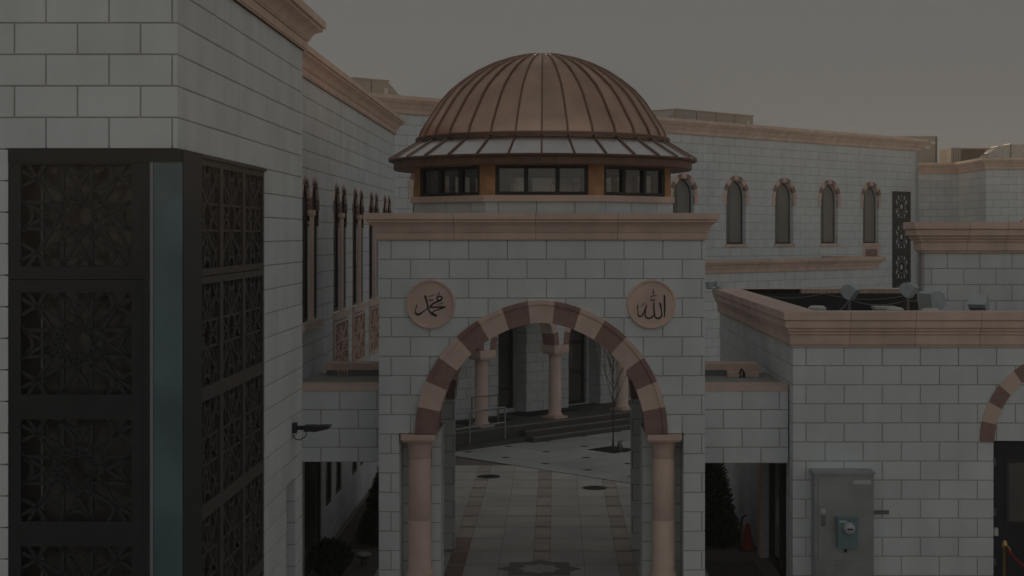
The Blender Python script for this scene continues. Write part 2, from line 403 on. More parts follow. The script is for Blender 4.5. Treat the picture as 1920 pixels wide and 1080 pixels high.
# ------------------------------------------------------------------ pointed windows
def arched_window(th, fr, u0, u1, zs, zsp, rise, ring=0.17, nh=4, rec=0.16, sill=True, blind=True, band=True, glass='window_glass', proud=.035, bandm=('tan_stone', 'brown_stone')):
    cx, a = (u0 + u1) / 2, (u1 - u0) / 2
    out = [(u0, zs), (u1, zs)] + arc(cx, zsp, a, rise, 0, 8)
    fw = 0.06
    inn = [(u0 + fw, zs + fw), (u1 - fw, zs + fw)] + arc(cx, zsp, a - fw, rise - fw * 1.1, 0, 8)
    b = MB(); n = len(out)
    for y in (rec,):
        vs = [(x, y, z) for x, z in out] + [(x, y, z) for x, z in inn] + [(x, y + .05, z) for x, z in inn]
        b.add(vs, [(i, (i + 1) % n, (i + 1) % n + n, i + n) for i in range(n)] + [(i + n, (i + 1) % n + n, (i + 1) % n + 2 * n, i + 2 * n) for i in range(n)])
    wn = part('window', b, 'dark_frame', th, fr)
    p = MB(); p.prism(inn, rec + .03, rec + .04); sub('pane', p, glass, wn)
    if blind:                                              # pale roller blind drawn over the right part, behind the recess
        q = MB(); xm = u0 + (u1 - u0) * 0.38
        q.prism(clip(inn, -1, 0, -xm), rec + .022, rec + .029); sub('blind', q, 'window_blind', wn)
    if band:
        g = MB()
        for k, poly in voussoirs(cx, zsp, a, rise, ring, nh, 2): g.prism(poly, -proud, 0.10, k % 2)
        for s in (u0 - ring, u1): g.box(s, s + ring, -proud * .6, 0.08, zsp - 0.28, zsp, 0)
        sub('arch_band', g, ['tan_stone', 'brown_stone'], wn)
    if sill:
        g = MB(); g.box(u0 - .06, u1 + .06, -.05, .14, zs - .10, zs); sub('sill', g, 'tan_stone', wn)
    return out

# ================================================================== GROUND
g = MB(); g.box(-400, 400, -300, 700, -0.6, -0.03); structure('ground', g, 'ground')
g = MB(); g.slab([(-9, 8), (12, 8), (12, 62), (-9, 45)], -0.029, -0.012); pav = structure('courtyard_paving', g, 'grout')
PC = -0.235                                              # axis of the paved strip
def tile(name, poly, m, z=0.0, parent=pav):
    b = MB(); b.slab(poly, -0.012, z); return put(name, b.mesh(name, m), parent)
cols = []                                                # (x0, x1, kind)
for s in (-1, 0, 1): cols.append((PC + s * 1.525 - .1525, PC + s * 1.525 + .1525, 'b'))
for x0 in (-1.3725, -.7625, .1525, .7625): cols.append((PC + x0, PC + x0 + .61, 'w'))
for x0 in (-2.2875, 1.6775): cols.append((PC + x0, PC + x0 + .61, 'w'))
for x0 in (-2.8975, 2.2875): cols.append((PC + x0, PC + x0 + .61, 'w'))
sx, sy = -0.27, 26.85                                    # star medallion
R8 = 0.76
def octagram(r):
    pts = []
    for k in range(16):
        rr = r if k % 2 == 0 else r * 0.765
        t = PI / 8 * k; pts.append((sx + rr * math.cos(t), sy + rr * math.sin(t)))
    return pts
square_a = [(sx + R8 * math.cos(PI / 4 + PI / 2 * k), sy + R8 * math.sin(PI / 4 + PI / 2 * k)) for k in range(4)]
square_b = [(sx + R8 * math.cos(PI / 2 * k), sy + R8 * math.sin(PI / 2 * k)) for k in range(4)]
for k in range(-5, 9):
    yb = 28.25 + 1.18 * k
    for x0, x1, kd in cols:
        for y0, y1, bar in ((yb, yb + .2, True), (yb + .2, yb + 1.18, False)):
            P = rect(x0 + .004, x1 - .004, y0 + .004, y1 - .004)
            P = clip(P, 1, 1, 37.80)
            if area(P) < .01: continue
            ps = cutout(cutout([P], square_a), square_b)
            if not ps: continue
            if kd == 'b': m = 'paver_bar' if bar else 'paver_band'
            else: m = 'paver_strip' if bar else 'paver_white'
            if k <= 0 and bar and k in (0,): m = 'paver_bar' if kd == 'b' else 'paver_band'
            if kd == 'b' and x0 < -1 and k < 1: m = 'paver_red' if not bar else m
            b = MB(); z = random.uniform(-.001, .001)
            for p in ps: b.slab(p, -.012, z)
            put('paver', b.mesh('paver', m), pav)
tile('star_inlay', octagram(R8 * 0.99), 'star_dark', 0.001)
tile('star_inlay', octagram(R8 * 0.5), 'star_light', 0.004)
# plaza slabs turned 45 degrees, in the portico's own directions
PT = Frame(0, 45.25, 45)
T = 1.5
for i in range(0, 9):
    for j in range(-1, 7):
        u0 = -5.20 + (0 if i == 0 else .75 + T * (i - 1)); u1 = -5.20 + .75 + T * i
        v0, v1 = 1.12 + T * (j - 1), 1.12 + T * j
        v0 = max(v0, -0.4)
        if v1 <= v0: continue
        c = [PT.pt(u, v, 0) for u, v in ((u0 + .006, v0 + .006), (u1 - .006, v0 + .006), (u1 - .006, v1 - .006), (u0 + .006, v1 - .006))]
        tile('plaza_slab', [(p.x, p.y) for p in c], 'plaza', random.uniform(-.001, .001))
        c = PT.pt(u1, v1, 0)
        if j < 6 and i < 7: tile('inset_dot', [(c.x + .13, c.y), (c.x, c.y + .13), (c.x - .13, c.y), (c.x, c.y - .13)], 'plaza_dot', 0.004)
c = [PT.pt(u, v, 0) for u, v in ((-5.27, -.4), (-5.21, -.4), (-5.21, 11), (-5.27, 11))]
tile('drain_slot', [(p.x, p.y) for p in c], 'iron', -0.004)
for (x, y, lb) in ((-1.61, 37.06, 'round iron manhole cover left of the centre band, nearer the steps'), (0.93, 35.4, 'round iron manhole cover right of the centre band in the paving')):
    b = MB(); b.lathe([(0.0, .006), (.20, .006), (.21, .002), (.24, .002), (.25, .006), (.285, .006), (.29, -.011)], 28)
    b.lathe([(.08, .006), (.08, .010), (.12, .010), (.12, .006)], 20)
    solo('manhole_cover', b, 'iron', lb, 'manhole cover', (x, y, 0.002), group='manhole covers in the courtyard')

# ================================================================== LEFT BUILDING
LB = thing('stone_building', 'tall white block building at the left edge with black lattice screens', 'building', (-5.5, 18, 0))
FL = Frame(0, 14.65, 0)
wall(LB, FL, -7.5, -3.635, 0, 8.549, [rect(-5.27, -3.5, -1, 6.725)], phase=.468)
FS = Frame(-3.635, 14.65, 90)
wall(LB, FS, .218, 7.25, 0, 8.549, [rect(-1, 4.4, -1, 6.725), rect(5.95, 6.65, -1, 2.5)], phase=.3)
b = MB(); b.box(-7.5, -4.2, 15.2, 21.9, 0, 8.6); b.box(-4.2, -3.94, 19.3, 20.4, 0, 8.6); b.box(-4.2, -3.94, 21.45, 21.9, 0, 8.6); b.box(-4.2, -3.94, 15.2, 21.9, 6.8, 8.6); part('back_wall', b, 'white_block', LB)
b = MB(); b.box(-7.5, -3.7, 14.75, 21.8, 8.62, 8.75); part('roof', b, 'roof_deck', LB)
cornice(LB, FL, -7.5, -3.635, 8.549, .45, .30, 0, 1)
cornice(LB, FS, 0, 7.25, 8.549, .45, .30, 1, 1)
cornice(LB, Frame(-3.635, 21.9, 180), 0, 3.5, 8.549, .45, .30, 1, 0)
b = MB(); b.box(-5.268, -3.60, -.005, .28, 6.60, 6.722); part('lintel', b, 'black_metal', LB, FL)
for k in range(6):
    zc = 6.075 - 1.225 * k - (0 if k else -.01)
    if zc < .3: continue
    lattice_panel(LB, FL, -4.615, zc, 1.31, 1.225, .12, .03, 'black_metal')
    b = MB(); b.box(-5.27, -3.96, .30, .32, zc - .61, zc + .61); part('pane', b, 'screen_glass', LB, FL)
    b = MB(); b.box(-5.04, -5.02, .26, .298, zc - .58, zc + .58); part('mullion', b, 'pale_strip', LB, FL)
    for j in range(3):
        lattice_panel(LB, FS, 1.395 + 1.203 * j, zc, 1.2, 1.225, .075, .03, 'brown_metal', .13)
    b = MB(); b.box(.79, 4.4, .34, .36, zc - .61, zc + .61); part('pane', b, 'dark_glass', LB, FS)
b = MB(); b.box(-3.96, -3.905, -.01, .3, 0, 6.60); part('corner_post', b, 'black_metal', LB, FL)
b = MB(); b.box(-3.903, -3.872, .0, .05, 0, 6.60); part('mullion', b, 'pale_strip', LB, FL)
b = MB(); b.box(-3.870, -3.59, .01, .04, 0, 6.60); part('corner_glass', b, 'teal_glass', LB, FL, label='tall pale teal corner glass strip')
b = MB(); b.box(.02, .79, -.055, .02, 0, 6.722); part('corner_panel', b, 'black_metal', LB, FS)
b = MB(); b.box(.80, 4.4, -.03, .05, 6.69, 6.722); part('lintel', b, 'brown_metal', LB, FS)
d = MB(); d.box(5.97, 6.63, .12, .16, 0, 2.48); dr = part('door', d, 'door_black', LB, FS)
d = MB(); d.box(6.03, 6.08, .07, .118, .95, 1.15); sub('handle', d, 'white_paint', dr)
lay_blocks(LB)
# wall lamp on the side of this building
WLm = thing('wall_lamp', 'black arm floodlight sticking out from the left building side wall', 'wall lamp', (-3.63, 21.1, 3.22))
b = MB(); b.box(0, .05, -.07, .07, -.07, .07); part('bracket', b, 'black_metal', WLm, Frame(-3.63, 21.1)).location.z = 0
b = MB(); b.tube([(.05, 0, 0), (.16, 0, 0)], .03, 8); b.box(.16, .30, -.10, .10, -.045, .035); part('housing', b, 'black_metal', WLm, Frame(-3.63, 21.1)).location.z = 0
b = MB(); b.prism([(.30, -.05), (.30, .03), (.50, .035), (.53, .02), (.50, -.005)], -.12, .12); part('lamp_head', b, 'black_metal', WLm, Frame(-3.63, 21.1)).location.z = 0
b = MB(); b.tube([(.18, .02, -.04), (.17, .02, -.12), (.10, .01, -.17), (.03, 0, -.16), (.0, 0, -.10)], .008, 6); part('cable', b, 'black_metal', WLm, Frame(-3.63, 21.1)).location.z = 0

# ================================================================== LEFT WING BEHIND IT
WG = thing('stone_wing', 'long white wing with pairs of tall lancet windows behind the left building', 'building', (-6, 31, 0))
FW = Frame(-4.26, 21.9, 90)
cuts = []
starts = [25.5, 29.2, 31.95, 34.8, 37.6]
for i, y in enumerate(starts):
    u = y - 21.9
    for k in (0, 1):
        a = u + .08 + k * .98
        cuts.append(arched_window(WG, FW, a, a + .82, 4.40, 6.33, .52, .075, 3, blind=False, sill=False, rec=.03, glass='dark_frame', proud=.014))
    b = MB(); b.lathe([(.07, 4.4), (.07, 6.2), (.10, 6.25), (.10, 6.33)], 10, u + .98, .0); part('colonnette', b, 'tan_stone', WG, FW)
    b = MB(); b.box(u - .02, u + 1.98, -.07, .14, 4.26, 4.385); part('sill', b, 'tan_stone', WG, FW)
    if i: lattice_panel(WG, FW, u + .98, 3.68, 1.9, 1.06, .05, -.02, 'tan_stone', .12)
    if i:
        b = MB(); b.box(u + .03, u + 1.93, -.005, .01, 3.15, 4.21); part('relief_ground', b, 'tan_joint', WG, FW)
low = [25.9, 28.3, 29.6, 32.0, 33.3, 35.6]
for i, y in enumerate(low):
    u = y - 21.9; wd = 1.9 if i == 0 else .8; zb = 0 if i == 0 else .8
    q = rect(u, u + wd, zb, 2.75); cuts.append(q)
    b = MB(); f = frame_mb(wd, 2.75 - zb, .07, .02, .1); b.v = [(x + u + wd / 2, yy, z + (2.75 + zb) / 2) for x, yy, z in f.v]; b.f = f.f; b.m = f.m
    wn = part('door' if i == 0 else 'window', b, 'dark_frame', WG, FW)
    b = MB(); b.box(u + .07, u + wd - .07, .05, .06, zb + .07, 2.68); sub('pane', b, 'dark_glass', wn)
wall(WG, FW, 0, 18.6, 0, 8.56, cuts, vis=[(571, 140, 760, 720), (571, 866, 712, 1080)], phase=.2)
cornice(WG, FW, 0, 18.6, 8.56, .42, .26, 0, 1, seg=1.6)
cornice(WG, Frame(-4.26, 40.5, 180), 0, 4, 8.56, .42, .26, 1, 0, seg=1.6)
b = MB(); b.box(-8.5, -4.56, 21.9, 40.5, 0, 8.5); part('back_wall', b, 'white_block', WG)
b = MB(); b.box(-8.5, -4.4, 21.95, 40.4, 8.62, 8.72); part('roof', b, 'roof_deck', WG)
lay_blocks(WG)

# ================================================================== GATE PAVILION
GT = thing('gate_pavilion', 'white block gate with striped pointed arch, tan cornice and copper dome', 'gate', (-.2, 26.3, 0))
FG = Frame(0, 23.8, 0)
CX, ZS, A, H = -.208, 2.79, 1.62, 1.736
wall(GT, FG, -2.754, 2.353, 0, 5.817, [rect(-2.437, 2.02, -1, 2.79), arch_cut(CX, 2.7, ZS, A, H, .12, 10)], phase=.191, thick=.6)
for k, poly in voussoirs(CX, ZS, A, H, .345, 7, 4):
    b = MB(); b.prism(poly, -.045, .58)
    put('voussoir', b.mesh('voussoir', 'brown_stone' if k % 2 else 'tan_stone'), GT, FG.o - GT.location)
c0 = (H * H - A * A) / (2 * A); A2 = A + .285; H2 = math.sqrt((A2 + c0) ** 2 - c0 ** 2)
for k, poly in voussoirs(CX, ZS, A2, H2, .068, 7, 4):
    b = MB(); b.prism(poly, -.068, -.044)
    put('arch_moulding', b.mesh('arch_moulding', 'brown_stone' if k % 2 else 'tan_stone'), GT, FG.o - GT.location)
# niches, columns, imposts
for s, (n0, n1, j0, j1) in ((-1, (-2.437, -1.83, -2.437, -1.83)), (1, (1.41, 2.02, 1.41, 2.02))):
    wall(GT, Frame(0, 24.42, 0), n0, n1, 0, 2.79, [], phase=.0, thick=.5, L=.9)
    if s < 0:
        wall(GT, Frame(n0, 24.01, 90), 0, .40, 0, 2.79, [], L=.8, thick=.25, dp=.1)
        wall(GT, Frame(n1, 24.63, 90), 0, .5, 0, 2.79, [], L=.8, thick=.3, dp=.1)
    else:
        wall(GT, Frame(n1, 24.41, -90), 0, .40, 0, 2.79, [], L=.8, thick=.25, dp=.1)
        wall(GT, Frame(n0, 25.13, -90), 0, .5, 0, 2.79, [], L=.8, thick=.3, dp=.1)
    b = MB(); b.box(min(-2.75, n0) if s < 0 else n1 + .02, n0 - .02 if s < 0 else 2.35, 24.45, 25.13, 0, 2.79); part('pier', b, 'white_block', GT)
    cxx = -2.135 if s < 0 else 1.72
    b = MB(); b.box(cxx - .27, cxx + .27, 23.73, 24.40, 2.69, 2.775); b.box(cxx - .245, cxx + .245, 23.76, 24.38, 2.66, 2.69); part('impost', b, 'tan_stone', GT)
    b = MB(); b.lathe([(.0, 2.66), (.215, 2.66), (.215, 2.62), (.195, 2.60), (.185, 2.52), (.178, 2.50), (.178, 2.375), (.172, 2.37), (.172, 2.365), (.18, 2.36), (.182, 1.40), (.177, 1.395), (.182, 1.39), (.185, .60), (.20, .58), (.215, .54), (.20, .50), (.23, .46), (.23, .40)], 32, cxx, 24.06)
    co = part('column', b, 'tan_stone', GT, smooth=False)
    for p in co.data.polygons: p.use_smooth = abs(p.normal.z) < .3
    b = MB(); b.box(cxx - .26, cxx + .26, 23.8, 24.32, 0, .40); part('plinth', b, 'tan_stone', GT)
# rear wall with its arch
FR = Frame(0, 28.36, 0)
wall(GT, FR, -2.754, 2.353, 0, 5.80, [arch_cut(-.22, -1, 2.83, 1.645, 1.76, 0, 10)], vis=[(820, 600, 860, 1080), (1175, 600, 1215, 1080)], thick=.55, phase=.25)
for k, poly in voussoirs(-.22, 2.83, 1.645, 1.76, .30, 7, 3):
    b = MB(); b.prism(poly, -.03, .56)
    put('voussoir', b.mesh('voussoir', 'brown_stone' if k % 2 else 'tan_stone'), GT, FR.o - GT.location)
b = MB(); b.box(-2.752, -2.45, 24.2, 28.4, 2.85, 5.8); b.box(2.05, 2.351, 24.2, 28.4, 2.85, 5.8); part('side_wall', b, 'white_block', GT)
b = MB(); b.box(-2.45, 2.05, 24.42, 28.35, 5.35, 5.5); part('ceiling', b, 'white_block', GT)
b = MB(); b.box(-2.7, 2.3, 23.9, 28.85, 5.9, 6.08); part('roof', b, 'roof_deck', GT)
for fr, L_ in ((FG, None), (Frame(2.353, 23.8, 90), 5.1), (Frame(-2.754, 28.9, -90), 5.1), (Frame(2.353, 28.9, 180), 5.107)):
    if L_ is None: cornice(GT, fr, -2.754, 2.353, 5.817, .42, .215, 1, 1, seg=1.28, phase=1.18)
    else: cornice(GT, fr, 0, L_, 5.817, .42, .215, 1, 1, seg=1.28)
# round plaques with writing
def ribbon(mb, pts, y0, y1, conv):
    P = []
    n = len(pts)
    for i in range(n - 1):
        p0, p1, p2, p3 = pts[max(i - 1, 0)], pts[i], pts[i + 1], pts[min(i + 2, n - 1)]
        for s in range(5):
            t = s / 5
            P.append(tuple(.5 * (2 * b + (c - a) * t + (2 * a - 5 * b + 4 * c - d) * t * t + (3 * b - a - 3 * c + d) * t ** 3) for a, b, c, d in zip(p0, p1, p2, p3)))
    P.append(pts[-1])
    Lf, Rt = [], []
    for i, p in enumerate(P):
        a, b = P[max(i - 1, 0)], P[min(i + 1, len(P) - 1)]
        dx, dy = b[0] - a[0], b[1] - a[1]; l = math.hypot(dx, dy) or 1
        wv = max(p[2], 4) / 2
        Lf.append(conv(p[0] - dy / l * wv, p[1] + dx / l * wv)); Rt.append(conv(p[0] + dy / l * wv, p[1] - dx / l * wv))
    n = len(P); vs = [(x, y0, z) for x, z in Lf + Rt] + [(x, y1, z) for x, z in Lf + Rt]; fs = []
    for i in range(n - 1):
        fs += [(i, i + 1, n + i + 1, n + i), (i, 2 * n + i, 2 * n + i + 1, i + 1), (n + i, n + i + 1, 3 * n + i + 1, 3 * n + i)]
    fs += [(0, n, 3 * n, 2 * n), (n - 1, 3 * n - 1, 4 * n - 1, 2 * n - 1)]
    mb.add(vs, fs)
LEFTW = [[(513, 390, 30), (535, 450, 30), (555, 530, 26), (566, 590, 24), (580, 635, 24), (612, 680, 30), (655, 708, 38), (710, 730, 44)],
         [(565, 590, 10), (530, 625, 16), (480, 665, 22), (430, 698, 32), (395, 706, 34), (365, 690, 26), (354, 650, 14), (362, 610, 8), (375, 575, 17), (368, 540, 5)],
         [(800, 450, 30), (795, 418, 26), (762, 402, 24), (726, 416, 26), (716, 446, 22), (730, 468, 16), (770, 474, 28), (798, 450, 26)],
         [(788, 468, 30), (720, 495, 28), (650, 530, 26), (605, 572, 30), (592, 590, 14)],
         [(595, 587, 24), (700, 585, 26), (800, 581, 26), (868, 578, 8)],
         [(862, 583, 10), (790, 607, 24), (720, 632, 20), (665, 652, 18), (645, 678, 22), (640, 700, 34)],
         [(720, 541, 7), (780, 526, 15), (836, 500, 5)], [(558, 412, 6), (620, 396, 12), (682, 378, 5)],
         [(587, 440, 7), (590, 478, 11), (610, 480, 11), (615, 450, 8)], [(614, 478, 10), (638, 480, 11), (645, 442, 7)],
         [(702, 386, 5), (735, 380, 9), (756, 352, 15), (752, 333, 6)]]
RIGHTW = [[(762, 372, 8), (768, 410, 26), (772, 540, 28), (773, 680, 24), (764, 775, 6)], [(770, 410, 20), (788, 432, 12)],
          [(690, 512, 22), (705, 560, 28), (718, 640, 20), (723, 710, 22), (706, 755, 26), (668, 774, 28), (630, 764, 26), (606, 735, 18)],
          [(596, 510, 20), (592, 600, 24), (600, 680, 24), (606, 738, 20)],
          [(606, 690, 12), (582, 735, 20), (540, 765, 26), (497, 771, 28), (461, 756, 26), (446, 715, 20), (450, 650, 18), (463, 590, 16), (476, 542, 7)],
          [(470, 558, 10), (440, 640, 18), (406, 708, 22), (370, 744, 26), (340, 733, 22), (326, 690, 14), (326, 620, 12), (320, 580, 20), (328, 543, 5)],
          [(372, 572, 5), (400, 560, 9), (426, 526, 15)], [(545, 436, 7), (546, 477, 12), (570, 480, 12), (579, 448, 8)], [(577, 478, 11), (603, 480, 12), (607, 438, 7)],
          [(520, 416, 6), (580, 401, 14), (642, 388, 5)], [(578, 285, 6), (583, 325, 15), (590, 358, 12), (577, 382, 4)], [(700, 560, 16), (716, 562, 10)]]
for px, strokes, zc, nm in ((808, LEFTW, (612, 535), 'round tan plaque lettered left of the arch'), (1221.5, RIGHTW, (555, 537), 'round tan plaque lettered right of the arch')):
    c = at(px, 570, 23.8); Rr = .388
    fr = Frame(c.x, 23.8, 0)
    b = MB(); n = 48
    prof = [(0, -.035), (Rr * .90, -.035), (Rr * .915, -.06), (Rr * .975, -.06), (Rr, -.045), (Rr, .01)]
    vs = []; fs = []
    for r, y in prof:
        for i in range(n): vs.append((r * math.cos(2 * PI * i / n), y, c.z + r * math.sin(2 * PI * i / n)))
    for j in range(len(prof) - 1):
        for i in range(n): fs.append((j * n + i, j * n + (i + 1) % n, (j + 1) * n + (i + 1) % n, (j + 1) * n + i))
    b.add(vs, fs); pl = part('plaque', b, 'tan_stone', GT, fr, label=nm)
    b = MB(); sc = Rr / 415
    for st in strokes: ribbon(b, st, -.042, -.034, lambda x, y: ((x - zc[0]) * sc, c.z - (y - zc[1]) * sc))
    sub('lettering', b, 'ink', pl)
# octagonal drum
DC = Vector((-.205, 26.35, 0)); AP = 2.15; T8 = math.tan(PI / 8); HW = AP * T8
def ring(mb, ap, prof, fr, hw, mi=0): run(mb, prof, -hw, hw, T8, T8, mi)
verts8 = []
for k in range(8):
    phi = -90 + 45 * k; pr_ = math.radians(phi); c = DC + Vector((math.cos(pr_), math.sin(pr_), 0)) * AP
    fr = Frame(c.x, c.y, phi + 90)
    if k in (0, 1, 7): wall(GT, fr, -HW, HW, 6.06, 6.43, [], course=.37, phase=.2, dp=.08, thick=.2)
    else:
        b = MB(); b.box(-HW, HW, 0, .2, 6.06, 6.43); part('wall', b, 'white_block', GT, fr)
    b = MB(); run(b, [(-.2, 6.43), (.06, 6.43), (.06, 6.53), (-.2, 6.53)], -HW, HW, T8, T8); part('sill', b, 'tan_stone', GT, fr)
    b = MB(); ww = .742; z0, z1 = 6.532, 7.008
    for x0, x1 in ((-ww, -ww + .065), (ww - .065, ww), (-.285, -.215), (.215, .285)): b.box(x0, x1, .01, .10, z0, z1)
    b.box(-ww + .065, ww - .065, .012, .098, z0, z0 + .055); b.box(-ww + .065, ww - .065, .012, .098, z1 - .05, z1)
    wn = part('window', b, 'dark_frame', GT, fr)
    for x0, x1 in ((-ww + .065, -.285), (-.215, .215), (.285, ww - .065)):
        b = MB(); b.box(x0, x1, .05, .056, z0 + .055, z1 - .05); sub('pane', b, 'clear_pane', wn)
    # corner post at the right-hand end of this face
    V = Vector((HW, 0)); e2 = Vector((math.cos(PI / 4), math.sin(PI / 4))) * (HW - ww)
    b = MB(); b.slab([(ww, 0), (HW, 0), (HW + e2.x, e2.y), (HW + e2.x - .10 * math.sin(PI / 4), e2.y + .10 * math.cos(PI / 4)), (HW - .04, .10), (ww, .10)], 6.531, 7.01)
    part('post', b, 'cedar', GT, fr)
    b = MB(); run(b, [(-.2, 7.009), (.02, 7.009), (.02, 7.10), (-.2, 7.10)], -HW, HW, T8, T8); part('header', b, 'cedar', GT, fr)
fd = Frame(DC.x, DC.y)
b = MB(); b.lathe([(0, 7.11), (2.0, 7.11), (2.0, 7.14), (0, 7.14)], 32); part('drum_ceiling', b, 'cedar', GT, fd)
b = MB(); b.lathe([(0, 6.36), (1.95, 6.36), (1.95, 6.30), (0, 6.30)], 32); part('drum_floor', b, 'hvac_dark', GT, fd)
b = MB(); b.lathe([(2.1, 7.02), (2.52, 7.00), (2.56, 7.00), (2.575, 7.02), (2.575, 7.13), (2.62, 7.135), (2.66, 7.15), (2.665, 7.175), (2.60, 7.185)], 64); part('eaves', b, 'bronze_trim', GT, fd)
NS = 32
sk_ = MB(); sk_.lathe([(2.60, 7.170), (2.16, 7.45), (2.16, 7.52), (2.20, 7.535), (2.20, 7.50)], 64); skirt = part('skirt_roof', sk_, 'copper_dark', GT, fd)
da = 2 * PI / NS
b = MB(); vs = [(r * math.cos(t), r * math.sin(t), z) for r, z in ((2.665, 7.168), (2.17, 7.468)) for t in (-da / 2 + .003, 0, da / 2 - .003)]
b.add(vs, [(0, 1, 4, 3), (1, 2, 5, 4)]); skm = b.mesh('roof_panel', 'skirt_metal')
b = MB(); b.tube([(2.67, 0, 7.185), (2.17, 0, 7.487)], .015, 6); ssm = b.mesh('seam', 'copper_dark')
prof = [(2.15, 7.52), (2.10, 7.66), (2.02, 7.79), (1.91, 7.96), (1.77, 8.17), (1.60, 8.36), (1.38, 8.54), (1.14, 8.70), (.88, 8.83), (.60, 8.93), (.30, 9.0), (.03, 9.03)]
dome = part('dome', MB().lathe([(2.17, 7.50), (2.20, 7.51), (2.20, 7.55), (2.15, 7.56), (2.13, 7.52)], 64), 'copper_dark', GT, fd)
b = MB(); vs = [(r * math.cos(t * (da / 2)), r * math.sin(t * (da / 2)), z) for r, z in prof for t in (-1, -.33, .33, 1)]
b.add(vs, [(j * 4 + i, j * 4 + i + 1, j * 4 + i + 5, j * 4 + i + 4) for j in range(len(prof) - 1) for i in range(3)])
dpm = b.mesh('dome_panel', 'copper', True)
b = MB(); b.tube([(r + .012, 0, z + .012) for r, z in prof[:-1]], [.0145] * 8 + [.013, .011, .009], 6); dsm = b.mesh('seam', 'copper_dark')
b = MB(); b.lathe([(.10, 9.015), (.11, 9.025), (.07, 9.035), (.03, 9.04), (0, 9.042)], 16); sub('cap', b, 'copper_dark', dome)
for k in range(NS):
    a = da * k
    put('roof_panel', skm, skirt, rz=a + da / 2); put('seam', ssm, skirt, rz=a)
    put('dome_panel', dpm, dome, rz=a + da / 2); put('seam', dsm, dome, rz=a)
lay_blocks(GT)

# ================================================================== LINK WALLS
def link(name, label, x0, x1, Y, zb, bx0, bx1, side):
    t = thing(name, label, 'link wall', ((x0 + x1) / 2, Y + 1, 0))
    fr = Frame(0, Y, 0)
    wall(t, fr, x0, x1, zb, 3.37, [], phase=.15 if side < 0 else .05, thick=.35)
    b = MB(); b.box(x0, x1, Y - .015, Y + .40, 3.37, 3.475); part('coping', b, 'tan_stone', t)
    b = MB(); b.box(x0, x1, Y + .40, Y + 2.6, 3.30, 3.43); part('roof', b, 'roof_deck', t)
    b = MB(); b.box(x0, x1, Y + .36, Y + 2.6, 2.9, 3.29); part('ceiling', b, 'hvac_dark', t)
    b = MB(); b.box(bx0, bx1, Y + 2.02, Y + 2.5, 3.43, 3.53); part('upstand', b, 'grey_upstand', t)
    b = MB(); b.box(bx0 - .03, bx1 + .03, Y + 1.98, Y + 2.55, 3.53, 3.64); part('upstand_coping', b, 'tan_stone', t)
    lay_blocks(t); return t
LL = link('link_wall', 'low white link wall joining the left building to the gate', -4.24, -2.775, 24.6, 2.22, -4.0, -2.78, -1)
RL = link('link_wall', 'low white link wall joining the gate to the right building', 2.375, 3.78, 24.6, 2.20, 2.38, 3.56, 1)
b = MB()
for k in range(4): b.box(-3.79 + k * .05, -3.765 + k * .05, 26.55, 26.61, 3.435, 3.52)
b.box(-3.80, -3.61, 26.54, 26.60, 3.515, 3.528); part('vent_grille', b, 'tan_stone', LL)
b = MB(); b.box(3.0, 3.54, 26.3, 26.58, 3.435, 3.528); part('roof_box', b, 'tan_stone', RL)
b = MB(); b.tube([(3.21, 26.27, 3.44), (3.20, 26.26, 3.52), (3.23, 26.27, 3.58), (3.27, 26.27, 3.52), (3.27, 26.26, 3.44)], .02, 6); part('hose', b, 'rubber', RL)

# ================================================================== RIGHT BUILDING
RB = thing('stone_building', 'low white building at right with tan cornice and a parapet roof', 'building', (6, 28, 0))
FB = Frame(0, 24.25, 0)
wall(RB, FB, 3.80, 10.0, 0, 4.11, [rect(7.0, 9.1, -1, 2.61)], phase=.21, thick=.3)
FBs = Frame(3.80, 35.0, -90)
wall(RB, FBs, 0, 10.53, 0, 4.11, [rect(35 - 27.7, 35 - 24.95, -1, 2.75)], vis=[(1325, 560, 1487, 735), (1325, 868, 1480, 1040)], phase=.1)
cornice(RB, FB, 3.80, 10.0, 4.11, .56, .16, 1, 0, seg=1.035, phase=.9, cap=.42, PF=PROF2)
cornice(RB, FBs, 0, 10.75, 4.11, .56, .16, 1, 1, seg=1.4, cap=.42, PF=PROF2)
FBb = Frame(12, 35.0, 180)
cornice(RB, FBb, 0, 8.2, 4.11, .56, .16, 0, 1, seg=1.6, cap=.42)
b = MB(); b.box(4.22, 12, 34.555, 34.575, 3.7, 4.565); b.box(4.225, 4.245, 24.7, 34.55, 3.7, 4.565); b.box(4.25, 12, 24.675, 24.695, 3.7, 4.565); part('parapet_lining', b, 'roof_membrane', RB)
b = MB(); b.box(4.15, 12, 24.6, 34.7, 3.66, 3.78); part('roof', b, 'roof_membrane', RB)
b = MB(); b.box(4.15, 10, 24.6, 34.9, 3.3, 3.65); b.box(4.2, 12, 28.5, 34.9, 0, 3.3); part('back_wall', b, 'white_block', RB)
d = MB(); f = frame_mb(2.72, 2.7, .09, .10, .2); d.v = [(x + 35 - 26.325, y, z + 1.37) for x, y, z in f.v]; d.f = f.f; d.m = f.m
d.box(8.62, 8.70, .1, .2, 0.1, 2.64)
dr = part('glass_door', d, 'dark_frame', RB, FBs)
for x0, x1 in ((7.39, 8.62), (8.70, 9.95)):
    b = MB(); b.box(x0, x1, .15, .16, .1, 2.63); sub('pane', b, 'dark_glass', dr)
b = MB(); b.box(8.80, 8.84, .02, .06, .9, 1.35); sub('handle', b, 'steel', dr)
b = MB(); b.box(35 - 28.15, 35 - 27.75, -.05, .02, 0, 2.78); part('pilaster', b, 'tan_stone', RB, FBs)
